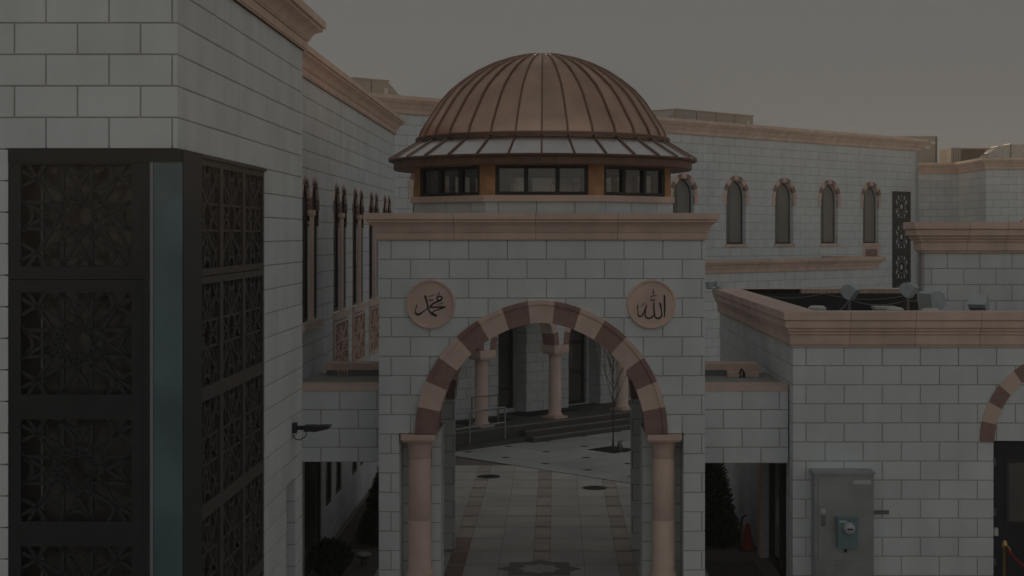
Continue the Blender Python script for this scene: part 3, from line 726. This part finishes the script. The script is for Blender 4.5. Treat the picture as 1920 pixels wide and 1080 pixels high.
# blind arch over the door
for k, poly in voussoirs(8.05, 2.61, 1.04, 1.18, .23, 6, 3):
    b = MB(); b.prism(poly, -.035, .10); put('voussoir', b.mesh('voussoir', 'brown_stone' if k % 2 == 0 else 'tan_stone'), RB, FB.o - RB.location)
b = MB(); b.box(7.02, 9.08, .10, .16, .02, 2.59); dr = part('door', b, 'door_black', RB, FB, label='black double door at the right edge')
for x0 in (7.22, 8.15):
    f = frame_mb(.78, 1.04, .05, .08, .10); q = MB(); q.v = [(x + x0 + .39, y, z + 1.78) for x, y, z in f.v]; q.f = f.f; q.m = f.m; sub('pane_frame', q, 'dark_frame', dr)
    b = MB(); b.box(x0 + .05, x0 + .73, .09, .098, 1.31, 2.25); sub('pane', b, 'window_glass', dr)
for z in (.6, 1.4, 2.2):
    b = MB(); b.box(7.04, 7.06, .075, .10, z, z + .12); sub('hinge', b, 'steel_dark', dr)
b = MB(); b.box(7.025, 7.085, .02, .10, 1.09, 1.21); sub('latch', b, 'white_paint', dr)
lay_blocks(RB)
# parapet wall standing on its roof
UW = thing('parapet_wall', 'higher white block parapet wall with tan cornice above the right roof', 'wall', (9, 29, 3.78))
FU = Frame(0, 28.7, 0)
wall(UW, FU, 6.98, 12, 3.78, 5.56, [], phase=.44, thick=.5)
for fr, u0, u1, m0, m1 in ((FU, 6.98, 12, 1, 0), (Frame(6.98, 29.2, -90), 0, .5, 1, 1)):
    c = cornice(UW, fr, u0, u1, 5.56, .58, .235, m0, m1, seg=.72, phase=.8, cap=.25, PF=PROF2)
b = MB(); b.box(7.2, 12, 28.93, 29.2, 3.79, 6.10); o = part('back_wall', b, 'white_block', UW)
lay_blocks(UW)

# ================================================================== REAR BUILDING (turned 45 degrees)
RR = thing('rear_building', 'long white building at the back with a row of striped pointed windows', 'building', (6, 56, 0))
FX = Frame(0, 48.2, 45)
def pu(fr, px, v=0.0):                                   # distance along a wall where a photo column meets it
    q = (px - VX) / FPX; o = fr.o + fr.N * v
    return (q * o.y - o.x) / (fr.U.x - q * fr.U.y)
cuts = []
wins = [(1261.6, 1302), (1361.5, 1398.5), (1453, 1487.4), (1538.8, 1571), (1618, 1647.7)]
us = [(pu(FX, a), pu(FX, b)) for a, b in wins]
pitch = (us[4][0] - us[1][0]) / 3; wid = sum(b - a for a, b in us) / 5
us += [(us[0][0] - pitch * k, us[0][0] - pitch * k + wid) for k in range(1, 5)]
for a, b_ in us: cuts.append(arched_window(RR, FX, a, b_, 5.56, 7.26, .60, .17, 4))
tu = us[4]
b = MB(); b.box(tu[0] - .05, tu[1] + .05, -.02, .05, 4.95, 5.44); pn = part('panel', b, 'tan_stone', RR, FX)
b = MB(); b.box(tu[0] + .15, tu[1] - .15, -.035, -.018, 5.02, 5.32); sub('inset', b, 'brown_stone', pn)
g0, g1 = pu(FX, 922), pu(FX, 966); d0, d1 = pu(FX, 1050), pu(FX, 1100)
opens = [(g0, g1, .55, 3.0, 'window'), (d0, d1, .45, 3.0, 'door'), (3.5, 4.7, .55, 3.0, 'window'), (-6.4, -5.0, .55, 3.0, 'window')]
for a, b_, z0, z1, nm in opens:
    cuts.append(rect(a, b_, z0, z1))
    f = frame_mb(b_ - a, z1 - z0, .10, .10, .2); q = MB(); q.v = [(x + (a + b_) / 2, y, z + (z0 + z1) / 2) for x, y, z in f.v]; q.f = f.f; q.m = f.m
    zm = z0 + .55 if nm == 'window' else z0 + 1.0
    q.box(a + .1, b_ - .1, .11, .19, zm, zm + .10)
    if nm == 'door': q.box(a + .28, a + .38, .10, .20, z0 + .1, z1 - .1); q.box(a + .38, b_ - .1, .11, .19, z1 - .62, z1 - .5)
    wn = part(nm, q, 'dark_frame', RR, FX)
    b = MB(); b.box(a + .1, b_ - .1, .15, .16, z0 + .1, z1 - .1); sub('pane', b, 'window_glass', wn)
u_end = pu(FX, 1722)
wall(RR, FX, -10, u_end, 0, 9.38, cuts, vis=[(738, 210, 800, 402), (1240, 225, 1735, 500), (860, 600, 1190, 800)], phase=.35)
for a, b_ in ((-4.9, -2.9), (g1, d0 - .12), (d1 + .12, 3.35)):
    o = FX.pt(0, .5, 0); fr = Frame(o.x, o.y, 45)
    wall(RR, fr, a + .02, b_, .45, 4.4, [], vis=[(860, 600, 1190, 800)], thick=.5, dp=.15, phase=.1)
    o = FX.pt(a, .0, 0); fr = Frame(o.x, o.y, -45)
    wall(RR, fr, .02, .48, .45, 4.4, [], vis=[(860, 600, 1190, 800)], thick=.3, dp=.1, L=.9)
cornice(RR, FX, -10, u_end, 9.38, .50, .28, 0, 1, seg=1.5)
e = FX.pt(u_end, 0, 0); cornice(RR, Frame(e.x, e.y, 135), 0, 4, 9.38, .50, .28, 1, 0, seg=1.5)
b = MB(); b.box(-10, u_end, .5, 14, 0, 9.30); b.box(u_end - .29, u_end, .0, 14, 0, 9.35); part('back_wall', b, 'white_block', RR, FX)
b = MB(); b.box(-10, u_end - .05, .3, 14, 9.42, 9.55); part('roof', b, 'roof_deck', RR, FX)
for k in range(4): lattice_panel(RR, FX, (pu(FX, 1673) + pu(FX, 1705)) / 2, 7.05 - 1.24 * k, pu(FX, 1705) - pu(FX, 1673), 1.24, .16, -.05, 'black_metal', .13)
lay_blocks(RR)
# portico
PO = thing('portico', 'white portico with tan columns, striped arches and dark steps seen through the gate', 'portico', (0, 45.3, 0))
o = PT.pt(0, .24, 0); FP = Frame(o.x, o.y, 45)
bays = [-4.45, -1.45, 1.5, 4.45]; colu = [-5.95, -2.95, .0, 2.97, 5.95]
cuts = [arch_cut(c, 2.0, 2.63, 1.17, 1.30, .08, 8) for c in bays]
u_po = pu(FP, 1645)
wall(PO, FP, -8, 6.2, 2.63, 4.62, cuts, vis=[(860, 590, 1190, 800)], thick=.45, dp=.12)
wall(PO, FP, 6.22, u_po, 0, 4.62, [], vis=[(1320, 500, 1660, 545)], thick=.45, dp=.12)
wall(PO, Frame(*FP.pt(u_po, 0, 0).xy, 135), 0.14, 2.3, 0, 4.62, [], vis=[(1, 1, 2, 2)])
cornice(PO, FP, -8, u_po, 4.62, .45, .24, 0, 1, seg=1.5)
cornice(PO, Frame(*FP.pt(u_po, 0, 0).xy, 135), 0, 2.3, 4.62, .45, .24, 1, 0, seg=1.5)
b = MB(); b.box(-8, u_po - .05, .3, 2.3, 4.75, 4.95); part('roof', b, 'roof_deck', PO, FP)
b = MB(); b.box(-8, 6.2, .46, 2.3, 4.3, 4.4); part('ceiling', b, 'white_block', PO, FP)
for c in bays:
    for k, poly in voussoirs(c, 2.63, 1.17, 1.30, .20, 5, 2):
        q = MB(); q.prism(poly, -.03, .46); put('voussoir', q.mesh('voussoir', 'brown_stone' if k % 2 else 'tan_stone'), PO, FP.o - PO.location, FP.a)
for c in colu:
    b = MB(); b.box(c - .30, c + .30, -.06, .52, 2.42, 2.63); b.box(c - .26, c + .26, -.02, .48, 2.36, 2.42); part('capital', b, 'tan_stone', PO, FP)
    b = MB(); b.lathe([(.20, 2.36), (.20, 2.32), (.18, 2.30), (.175, 2.15), (.18, 2.14), (.19, .60), (.22, .58), (.235, .54), (.22, .51)], 24, c, .23); part('column', b, 'tan_stone', PO, FP, smooth=True)
    b = MB(); b.box(c - .27, c + .27, -.04, .50, .45, .51); part('column_base', b, 'tan_stone', PO, FP)
part('platform', MB().box(-9, 14, -.28, 2.2, -.02, .45), 'granite', PO, FP)
for k in range(2):
    st = part('step', MB().box(-1.97, 14, -.28 - .29 * (2 - k), -.282, -.02 if k == 0 else .15, .15 * (k + 1)), 'granite', PO, FP)
    sub('nosing', MB().box(-1.97, 14, -.29 - .29 * (2 - k), -.24 - .29 * (2 - k), .15 * (k + 1) - .03, .15 * (k + 1) + .004), 'granite_edge', st)
part('nosing', MB().box(-8, 14, -.292, -.23, .42, .454), 'granite_edge', PO, FP)
rp = MB(); rp.prism([(-6.5, -.02), (-2.0, -.02), (-2.0, .14), (-6.5, .03)], -.62, -.30); part('ramp', rp, 'granite', PO, FP)
part('doormat', MB().box(-3.0, -1.2, .75, 1.5, .45, .463), 'rubber', PO, FP)
part('doormat', MB().box(d0 - .6, d1 + .4, 1.0, 1.9, .45, .465), 'rubber', PO, FP)
lay_blocks(PO)
RA = thing('handrail', 'grey steel two-bar handrail beside the ramp and portico steps', 'handrail', tuple(PT.pt(-3.9, .62, .1)))
o = PT.pt(0, .62, 0); fr = Frame(o.x, o.y, 45)
for u in (-2.6, -3.94, -5.28): 
    q = part('post', MB().tube([(u, 0, .06), (u, 0, 1.03 + (u + 2.6) * .02)], .024, 8), 'steel', RA, fr); q.location.z = -.1
for z in (1.03, .60):
    q = part('rail', MB().tube([(-2.6, 0, z), (-5.6, 0, z - .06)], .022, 8), 'steel', RA, fr); q.location.z = -.1
RA2 = thing('handrail', 'short grey handrail climbing in front of the left portico column', 'handrail', tuple(PT.pt(-3.2, .30, .45)))
o = PT.pt(0, .33, 0); fr = Frame(o.x, o.y, 45)
for u in (-2.6, -3.6):
    q = part('post', MB().tube([(u, 0, .44), (u, 0, 1.35)], .02, 8), 'steel_dark', RA2, fr); q.location.z = -.45
for z in (1.35, .95):
    q = part('rail', MB().tube([(-2.6, 0, z), (-3.6, 0, z)], .018, 8), 'steel_dark', RA2, fr); q.location.z = -.45

# ================================================================== FAR RIGHT BUILDING
FA = thing('stone_building', 'far white building at the right edge with a stepped corner and tan cornice', 'building', (18, 64, 0))
F1 = Frame(0, 64.8, 0); F2 = Frame(17.2, 64.8, -90); F3 = Frame(0, 60.6, 0)
aw = arched_window(FA, F3, 18.62, 19.5, 4.6, 6.05, .52, .17, 4)
vis = [(1722, 320, 1925, 425)]
wall(FA, F1, 14.2, 17.2, 0, 8.5, [], vis=vis); wall(FA, F2, 0.0, 4.0, 0, 8.5, [], vis=vis, phase=.2); wall(FA, F3, 17.2, 24, 0, 8.5, [aw], vis=vis, phase=.3)
cornice(FA, F1, 14.2, 17.2, 8.5, .46, .26, 0, -1, seg=1.5); cornice(FA, F2, 0, 4.2, 8.5, .46, .26, -1, 1, seg=1.5); cornice(FA, F3, 17.2, 24, 8.5, .46, .26, 1, 0, seg=1.5)
b = MB(); b.box(14.2, 24, 65.1, 72, 0, 8.4); b.box(17.5, 24, 60.9, 65.1, 0, 8.4); part('back_wall', b, 'white_block', FA)
b = MB(); b.box(14.2, 24, 65.05, 72, 8.52, 8.62); b.box(17.4, 24, 60.8, 65.05, 8.52, 8.62); part('roof', b, 'roof_deck', FA)
lay_blocks(FA)

# ================================================================== ROOF EQUIPMENT
def hvac_rear(label, px0, px1, ytop, v, hood=None, depth=2.2):
    a, b_ = pu(FX, px0, v), pu(FX, px1, v); o = FX.pt(0, v, 0); fr = Frame(o.x, o.y, 45)
    ym = fr.pt((a + b_) / 2, 0, 0).y; zt = EYE + (VY - ytop) / FPX * ym
    t = thing('rooftop_unit', label, 'air conditioner', tuple(fr.pt((a + b_) / 2, 0, 9.55)), group='air conditioning units on the roofs')
    z0 = 9.60
    q = MB(); q.box(a, b_, 0, depth, z0 + .08, zt); q.box(a - .03, b_ + .03, -.03, depth + .03, zt, zt + .04); part('casing', q, 'hvac', t, fr)
    q = MB(); q.box(a + .1, b_ - .1, .1, depth - .1, z0 - .05, z0 + .08); part('curb', q, 'hvac_dark', t, fr)
    n = max(2, int((b_ - a) / 1.0))
    for i in range(1, n):
        x = a + (b_ - a) * i / n; part('panel_seam', MB().box(x - .012, x + .012, -.012, 0.01, z0 + .1, zt - .02), 'hvac_dark', t, fr)
    for i, (fx, fz) in enumerate(((.12, .45), (.22, .6), (.34, .35), (.93, .7))):
        x = a + (b_ - a) * fx; z = z0 + (zt - z0) * fz; part('label_plate', MB().box(x - .07, x + .07, -.012, .01, z - .09, z + .09), 'white_paint', t, fr)
    if hood is not None:
        s = -1 if hood < 0 else 1; e = a if s < 0 else b_
        q = MB(); q.prism([(e, z0 + .25), (e, zt - .02), (e + s * .05, zt - .02), (e + s * abs(hood), z0 + .30), (e + s * abs(hood), z0 + .25)], .05, depth - .05); part('intake_hood', q, 'hvac', t, fr)
    return t
hvac_rear('long beige rooftop unit with sloped hood right of the dome', 1268, 1412, 212, -2.5, -.8)
hvac_rear('beige rooftop unit with sloping end behind the left wing cornice', 664, 728, 150, -2.5, .85)
t = thing('rooftop_unit', 'tall beige rooftop unit behind the end of the rear cornice', 'air conditioner', (15.5, 67, 8.62), group='air conditioning units on the roofs')
fr = Frame(0, 66.6, 0)
k = FPX / 66.6; x0, x1 = (1680 - VX) / k, (1757 - VX) / k; zt = EYE + (VY - 257) / k
q = MB(); q.box(x0, x1, 0, 2, 8.62, zt); q.box(x0 - .02, x1 + .02, -.02, 2.02, zt, zt + .04); part('casing', q, 'hvac', t, fr)
part('side_post', MB().box(x1 - .08, x1 + .005, -.02, .05, 8.64, zt), 'hvac_dark', t, fr)
for dx, z in ((-.16, zt - .25), (-.42, zt - .45), (-.2, 8.8)): part('label_plate', MB().box(x1 + dx - .1, x1 + dx + .1, -.014, .01, z - .06, z + .06), 'white_paint', t, fr)
t = thing('rooftop_unit', 'open-sided rooftop unit with dark opening on the far right roof', 'air conditioner', (18.2, 66.5, 8.62), group='air conditioning units on the roofs')
fr = Frame(0, 66.0, 0); k = FPX / 66.0; x0, x1 = (1783 - VX) / k, (1872 - VX) / k; zt = EYE + (VY - 277) / k
q = MB(); q.box(x0, x0 + .42, 0, 2.0, 8.62, zt); q.box(x0 + .42, x1, .1, 2, zt - .05, zt); q.box(x1 - .5, x1, .1, 2, 8.62, zt - .05); part('casing', q, 'hvac', t, fr)
part('opening', MB().box(x0 + .42, x1 - .5, .5, 1.9, 8.62, zt - .05), 'hvac_dark', t, fr)
for i in range(3): part('panel_seam', MB().box(x0 + .10 + .11 * i, x0 + .12 + .11 * i, -.012, .01, 8.64, zt - .02), 'hvac_dark', t, fr)
t = thing('duct_elbow', 'curved pale metal duct on the far right roof', 'duct', (20, 63, 8.62))
q = MB(); yk = 62.5; k = FPX / yk
c0 = Vector(((1888 - VX) / k, yk, 8.66)); Rr = 1.27
pts = [(c0.x - Rr * math.cos(a), yk, c0.z - .35 + Rr * math.sin(a)) for a in [PI / 2 * i / 8 for i in range(9)]] + [(c0.x + 2.5, yk, c0.z - .35 + Rr)]
for i in range(len(pts) - 1):
    (xa, _, za), (xb, _, zb) = pts[i], pts[i + 1]
    q.add([(xa, yk - .5, za), (xb, yk - .5, zb), (xb, yk + .5, zb), (xa, yk + .5, za)], [(0, 1, 2, 3)])
q.add([(p[0], yk - .5, p[2]) for p in pts] + [(c0.x + 2.5, yk - .5, 8.62), (pts[0][0], yk - .5, 8.62)], [list(range(len(pts) + 2))])
part('duct', q, 'duct', t)
for i in (2, 4, 6, 8):
    a = PI / 2 * i / 8; p = (c0.x - (Rr + .015) * math.cos(a), c0.z - .35 + (Rr + .015) * math.sin(a))
    part('duct_rib', MB().tube([(p[0], yk - .52, p[1]), (p[0], yk + .52, p[1])], .03, 6), 'steel_dark', t)
part('duct_rib', MB().box(c0.x - .02, c0.x + .03, yk - .53, yk - .49, 8.62, c0.z + Rr - .35), 'steel_dark', t)

def floodlight(label, px, py, Y, zbase, size, yaw, tilt, pole=True, grp='floodlights on the right roof'):
    c = at(px, py, Y); t = thing('floodlight', label, 'floodlight', (c.x, c.y, zbase), group=grp)
    hd = MB(); s = size
    prof = [(-.5 * s, -.42 * s), (-.5 * s, .42 * s), (-.30 * s, .5 * s), (.1 * s, .46 * s), (.36 * s, .26 * s), (.46 * s, 0), (.36 * s, -.26 * s), (.1 * s, -.46 * s), (-.30 * s, -.5 * s)]
    hd.prism(prof, -.52 * s, .52 * s)                     # -x is the lens side
    R = Matrix.Rotation(math.radians(yaw), 3, 'Z') @ Matrix.Rotation(math.radians(tilt), 3, 'Y')
    def tr(m): m.v = [tuple(R @ Vector(v)) for v in m.v]; return m
    o = put('lamp_head', tr(hd).mesh('lamp_head', 'lamp_paint'), t, (0, 0, c.z - zbase))
    r = MB(); f = frame_mb(1.08 * s, .90 * s, .09 * s, -.02 * s, .05 * s)
    r.v = [(-.5 * s + y, x, z) for x, y, z in f.v]; r.f = f.f; r.m = f.m
    put('rim', tr(r).mesh('rim', 'lamp_paint'), o)
    l = MB(); l.box(-.515 * s, -.505 * s, -.45 * s, .45 * s, -.36 * s, .36 * s); put('lens', tr(l).mesh('lens', 'lens'), o)
    h = c.z - zbase
    p = MB(); p.tube([(0, 0, 0), (0, 0, max(h - .42 * s, .02))], .028, 8); p.lathe([(.0, .01), (.09, .01), (.09, 0)], 12)
    p.tube([(0, 0, h * .45), (0, 0, h * .55)], .04, 8)
    put('pole', p.mesh('pole', 'steel_dark'), t)
RZ = 3.78
floodlight('pale floodlight on a pole, leftmost of the two upright ones on the right roof', 1592, 545, 27.6, RZ, .26, 150, -35)
floodlight('pale floodlight on a pole just right of the black lattice panel', 1702, 541, 27.6, RZ, .26, 150, -35)
floodlight('biggest pale floodlight, turned sideways behind the right cornice', 1749, 563, 26.2, RZ, .34, 25, -10)
floodlight('pale floodlight pointing down at the right end of the parapet', 1836, 570, 26.2, RZ, .28, 60, 40)
floodlight('small blue-grey floodlight at the far corner of the parapet, nearest the gate', 1331, 534, 34.6, 4.67, .14, 30, 0)
floodlight('small blue-grey floodlight at the far corner of the parapet, second from the gate', 1346, 533, 34.6, 4.67, .15, 120, 10)
def vent(label, px, py, Y, wd):
    c = at(px, py, Y); t = thing('roof_vent', label, 'roof vent', (c.x, c.y, RZ), group='mushroom vents on the right roof')
    h = c.z - RZ; q = MB(); q.lathe([(wd * .30, 0), (wd * .30, h)], 16); put('pipe', q.mesh('pipe', 'steel_dark'), t)
    q = MB(); q.lathe([(0, h + .10 * wd * 2), (wd * .34, h + .10 * wd * 2), (wd * .5, h + .03), (wd * .5, h - .015), (wd * .30, h)], 20); put('cap', q.mesh('cap', 'white_paint'), t)
vent('white mushroom roof vent nearest the left parapet', 1532, 580, 26.5, .32)
vent('white mushroom roof vent below the lattice panel', 1678, 583, 25.6, .30)
vent('white mushroom roof vent under the biggest floodlight', 1745, 585, 25.4, .32)
q = MB(); q.box(0, .36, 0, .3, 0, .82); q.box(-.02, .38, -.02, .32, .82, .86); solo('roof_box', q, 'white_paint', 'white box vent on the right roof behind the cornice', 'roof box', (5.62, 26.6, RZ))
def cable(label, pts):
    P = []
    for i in range(len(pts) - 1):
        a, b_ = Vector(pts[i]), Vector(pts[i + 1])
        for s in range(8):
            t = s / 8; p = a.lerp(b_, t); p.z -= 4 * .10 * t * (1 - t); P.append(p)
    P.append(Vector(pts[-1])); q = MB(); q.tube(P, .009, 5); solo('cable', q, 'steel_dark', label, 'cable', group='cables strung over the right roof')
cable('thin cable sagging along the back parapet lining', [(4.5, 34.5, 4.56), (6.1, 34.5, 4.56), (7.9, 34.5, 4.5)])
cable('thin cable strung between the floodlight poles and the mushroom vent', [(4.75, 26.5, 4.56), (5.35, 27.6, 4.72), (6.42, 27.6, 4.72), (6.95, 28.6, 4.85)])

# ================================================================== CABINET AND METER
t = thing('electrical_cabinet', 'tall stainless steel electrical cabinet fixed to the right wall', 'cabinet', (4.62, 24.05, .47))
fr = Frame(0, 23.87, 0); CZ = -.47
def cp(n, mb, m, par=t):
    o = part(n, mb, m, par, fr) if par is t else sub(n, mb, m, par)
    return o
x0, x1, z0, z1 = 4.09, 5.01, .48, 2.14
body = cp('body', MB().box(x0, x1, 0, .385, z0, z1), 'steel')
cp('top_cap', MB().prism([(x0 - .03, z1), (x1 + .015, z1), (x1 + .015, z1 + .035), (x0 - .03, z1 + .035)], -.05, .385), 'steel')
dd = cp('door', MB().box(x0 + .05, x1 - .03, -.018, -.001, .80, z1 - .04), 'steel')
sub('label_plate', MB().box(x1 - .32, x1 - .05, -.024, -.017, 1.985, 2.045), 'white_paint', dd)
sub('latch', MB().box(x0 + .10, x0 + .155, -.055, -.017, 1.33, 1.50), 'steel_dark', dd)
sub('label_plate', MB().box(x0 + .095, x0 + .165, -.024, -.017, 1.53, 1.60), 'white_paint', dd)
cp('lower_panel', MB().box(x0 + .012, x1 - .012, -.012, -.001, z0 + .01, .785), 'steel')
mx0, mx1 = 4.42, 4.73
mbx = cp('meter_box', MB().box(mx0, mx1, -.16, -.019, 1.00, 1.48), 'meter_teal')
sub('lip', MB().prism([(mx0 - .012, 1.46), (mx1 + .012, 1.46), (mx1 + .012, 1.485), (mx0 - .012, 1.485)], -.175, -.02), 'meter_teal', mbx)
q = MB(); n = 24; cxm, czm = 4.59, 1.325
for r0, y0, r1, y1 in ((.088, -.158, .088, -.20), (.088, -.20, .078, -.205), (.078, -.205, .074, -.26), (.074, -.26, .0, -.285)):
    q.add([(cxm + r * math.cos(2 * PI * i / n), y, czm + r * math.sin(2 * PI * i / n)) for r, y in ((r0, y0), (r1, y1)) for i in range(n)], [(i, (i + 1) % n, n + (i + 1) % n, n + i) for i in range(n)])
mt = sub('meter', q, 'lens', mbx)
sub('display', MB().box(cxm - .045, cxm + .045, -.288, -.275, czm - .008, czm + .012), 'rubber', mt)
sub('seal_tag', MB().box(mx0 + .13, mx0 + .16, -.06, -.02, .92, .99), 'rubber', mbx)
sub('label_plate', MB().box(mx0 + .02, mx0 + .14, -.166, -.159, 1.41, 1.44), 'white_paint', mbx)
part('strap', MB().box(5.012, 5.33, .36, .379, 1.445, 1.505), 'steel_dark', t, fr)
for i in range(5): part('conduit', MB().tube([(x0 + .2 + .13 * i, .2, .0), (x0 + .2 + .13 * i, .2, .48)], .04, 8), 'steel_dark', t, fr)

# stanchion with rope
t = thing('rope_stanchion', 'brass rope stanchion with red rope beside the black door', 'stanchion', (7.08, 23.9, 0))
q = MB(); q.lathe([(0, .03), (.15, .025), (.16, 0)], 20); q.lathe([(.026, .02), (.026, .98), (.045, .985), (.045, 1.04), (.03, 1.05), (.035, 1.08), (.0, 1.10)], 14); put('post', q.mesh('post', 'brass', True), t)
pts = [Vector((.04 + 1.3 * i / 12, 0, .95 - 4 * .42 * (i / 12) * (1 - i / 12))) for i in range(13)]
put('rope', MB().tube(pts, .022, 8).mesh('rope', 'rope_red', True), t)
put('hook', MB().tube([(.03, 0, 1.0), (.07, 0, .97), (.08, 0, .90)], .016, 6).mesh('hook', 'brass'), t)

# ================================================================== PASSAGES BESIDE THE GATE
t = thing('traffic_cone', 'orange traffic cone in the right passage', 'traffic cone', (3.62, 28.55, -.028))
q = MB(); q.box(-.17, .17, -.17, .17, 0, .03); put('base', q.mesh('base', 'rubber'), t)
q = MB(); q.lathe([(.13, .03), (.12, .05), (.035, .50), (.0, .50)], 20); put('cone', q.mesh('cone', 'cone_orange', False), t)
q = MB(); q.tube([(3.46, 28.5, 0), (3.50, 28.55, .45), (3.53, 28.56, .62), (3.60, 28.57, .66)], .016, 6); solo('walking_cane', q, 'rubber', 'thin black cane leaning beside the orange cone', 'cane', (0, 0, -.03))
t = thing('floor_mat', 'black ribbed entrance mat on the floor of the right passage', 'mat', (3.0, 26.6, -.028))
put('base', MB().box(-.55, .62, -1.2, .95, 0, .012).mesh('base', 'rubber'), t)
for i in range(20):
    x = -.53 + .058 * i; put('rib', MB().box(x, x + .028, -1.18, .93, .012, .022).mesh('rib', 'iron'), t)
def shrub(label, x, y, h, r, n, cone=True, seed=1, grp='dark conifers in the passages'):
    rd = random.Random(seed); t = thing('conifer_shrub', label, 'shrub', (x, y, -.03), group=grp)
    put('trunk', MB().tube([(0, 0, 0), (.02, .01, h * .5), (0, 0, h * .85)], [.05, .035, .01], 6).mesh('trunk', 'bark'), t)
    q = MB()
    for i in range(n):
        f = rd.random() ** 1.3; z = .05 + f * (h - .05)
        rr = r * ((1 - f) ** .75 if cone else math.sin(PI * min(max(f, .12), .96)) ** .6) * (.55 + .5 * rd.random() ** .5)
        a = rd.random() * 2 * PI; p = Vector((rr * math.cos(a), rr * math.sin(a), z))
        d = Vector((math.cos(a), math.sin(a), rd.uniform(.2, 1.3))).normalized(); s = Vector((-math.sin(a), math.cos(a), rd.uniform(-.4, .4))).normalized()
        l, w2 = rd.uniform(.05, .12), rd.uniform(.012, .03)
        q.add([p - s * w2, p + d * l * .6 - s * w2 * 1.2, p + d * l, p + d * l * .6 + s * w2 * 1.2, p + s * w2], [(0, 1, 2, 3, 4)], 0 if rd.random() < .6 else 1)
    put('foliage', q.mesh('foliage', ['leaf', 'leaf_b']), t)
shrub('tall dark conifer at the gate side of the right passage', 2.82, 29.3, 2.7, .72, 9000, True, 3)
shrub('dark conifer deeper in the right passage behind the tall one', 2.85, 31.2, 2.3, .70, 6000, True, 4)
shrub('dark conifer beside the gate in the left passage, nearest one', -3.15, 29.3, 1.75, .62, 8000, True, 5)
shrub('dark conifer second from the front in the left passage', -3.15, 30.9, 1.9, .62, 6000, True, 6)
shrub('dark conifer third from the front in the left passage', -3.2, 32.6, 2.0, .60, 5000, True, 8)
shrub('loose dark shrub against the wall at the mouth of the left passage', -3.88, 26.3, .62, .36, 1500, False, 7)
b = MB(); b.box(-4.2, -2.6, 28.6, 36, -.029, .02); b.box(2.3, 3.3, 28.6, 36, -.029, .02); structure('planting_bed', b, 'soil')
t = thing('path_light', 'small round path light with bright cap on the floor of the left passage', 'path light', (-3.42, 27.2, -.03))
put('stem', MB().lathe([(.05, 0), (.05, .14), (.11, .15), (.13, .19)], 16).mesh('stem', 'steel_dark', True), t)
put('cap', MB().lathe([(.0, .245), (.12, .24), (.155, .215), (.15, .19), (.11, .185)], 20).mesh('cap', 'steel', True), t)

# ================================================================== SAPLING
t = thing('bare_sapling', 'bare young tree in a square grate on the plaza', 'tree', (1.60, 41.7, 0))
rd = random.Random(21); tr_ = MB(); tw = MB()
tr_.tube([(0, 0, .0), (.01, .01, 1.0), (-.01, 0, 2.0), (.02, .02, 3.0), (.0, 0, 4.0)], [.042, .036, .03, .02, .006], 8)
def limb(mb, p, d, l, r, lev):
    pts = [p]; q = p.copy(); dd = d.copy()
    for i in range(5):
        dd = (dd + Vector((rd.uniform(-.12, .12), rd.uniform(-.12, .12), .12))).normalized(); q = q + dd * l / 5; pts.append(q.copy())
    mb.tube(pts, [r * (1 - .8 * i / 5) for i in range(6)], 5, cap=False)
    if lev:
        for i in range(2, 6):
            for _ in range(2):
                s = Vector((rd.uniform(-1, 1), rd.uniform(-1, 1), rd.uniform(.5, 1.4))).normalized(); limb(tw, pts[i], (dd + s * .8).normalized(), l * rd.uniform(.3, .6), r * .5, lev - 1)
for i in range(22):
    z = 1.25 + 2.3 * i / 22; a = i * 2.4
    limb(tw if i % 3 else tr_, Vector((0, 0, z)), Vector((math.cos(a) * .55, math.sin(a) * .55, 1)).normalized(), rd.uniform(.9, 1.4), .017, 1)
put('trunk', tr_.mesh('trunk', 'bark'), t); put('crown', tw.mesh('crown', 'twig'), t)
t = thing('tree_grate', 'dark square tree grate around the bare sapling', 'tree grate', (1.60, 41.7, 0.002))
q = MB(); f = .5
for i in range(12):
    x = -f + .02 + i * .0825
    for y0, y1 in ((-f, -.10), (.10, f)): q.box(x, x + .05, y0, y1, -.012, .008)
q.box(-f, f, -.10, -.07, -.012, .010); q.box(-f, f, .07, .10, -.012, .010)
o = put('grate', q.mesh('grate', 'iron'), t, rz=PI / 4)
put('pit', MB().box(-f, f, -f, f, -.014, .001).mesh('pit', 'soil'), t, rz=PI / 4)
q = MB(); q.lathe([(.0, .22), (.06, .21), (.08, .12), (.08, 0)], 14); solo('tree_uplight', q, 'steel_dark', 'small uplight beside the sapling trunk on its grate', 'uplight', (1.78, 41.6, .01))
q = MB(); q.box(-.05, .05, -.05, .05, .45, 4.4); o = FX.pt(-5.2, .62, 0); solo('downpipe', q, 'pale_blue', 'pale blue downpipe at the left end of the portico wall', 'downpipe', (o.x, o.y, 0), PI / 4)

# ================================================================== HAZE, added to lift the dark tones
hb = MB(); hb.box(-405, 405, -305, 705, -1.6, 11.6)
hm = bpy.data.materials.new('haze'); hm.use_nodes = True; ht = hm.node_tree
for n_ in list(ht.nodes):
    if n_.type != 'OUTPUT_MATERIAL': ht.nodes.remove(n_)
pv = ht.nodes.new('ShaderNodeVolumePrincipled'); pv.inputs['Color'].default_value = (0.95, 0.93, 0.90, 1); pv.inputs['Density'].default_value = 0.0018; pv.inputs['Anisotropy'].default_value = 0.05
ht.links.new(pv.outputs[0], [n_ for n_ in ht.nodes if n_.type == 'OUTPUT_MATERIAL'][0].inputs['Volume'])
MATS['haze'] = hm
hz = put('haze', hb.mesh('haze', 'haze')); hz['kind'] = 'stuff'; hz['label'] = 'thin haze added to the courtyard air to lift the dark tones'
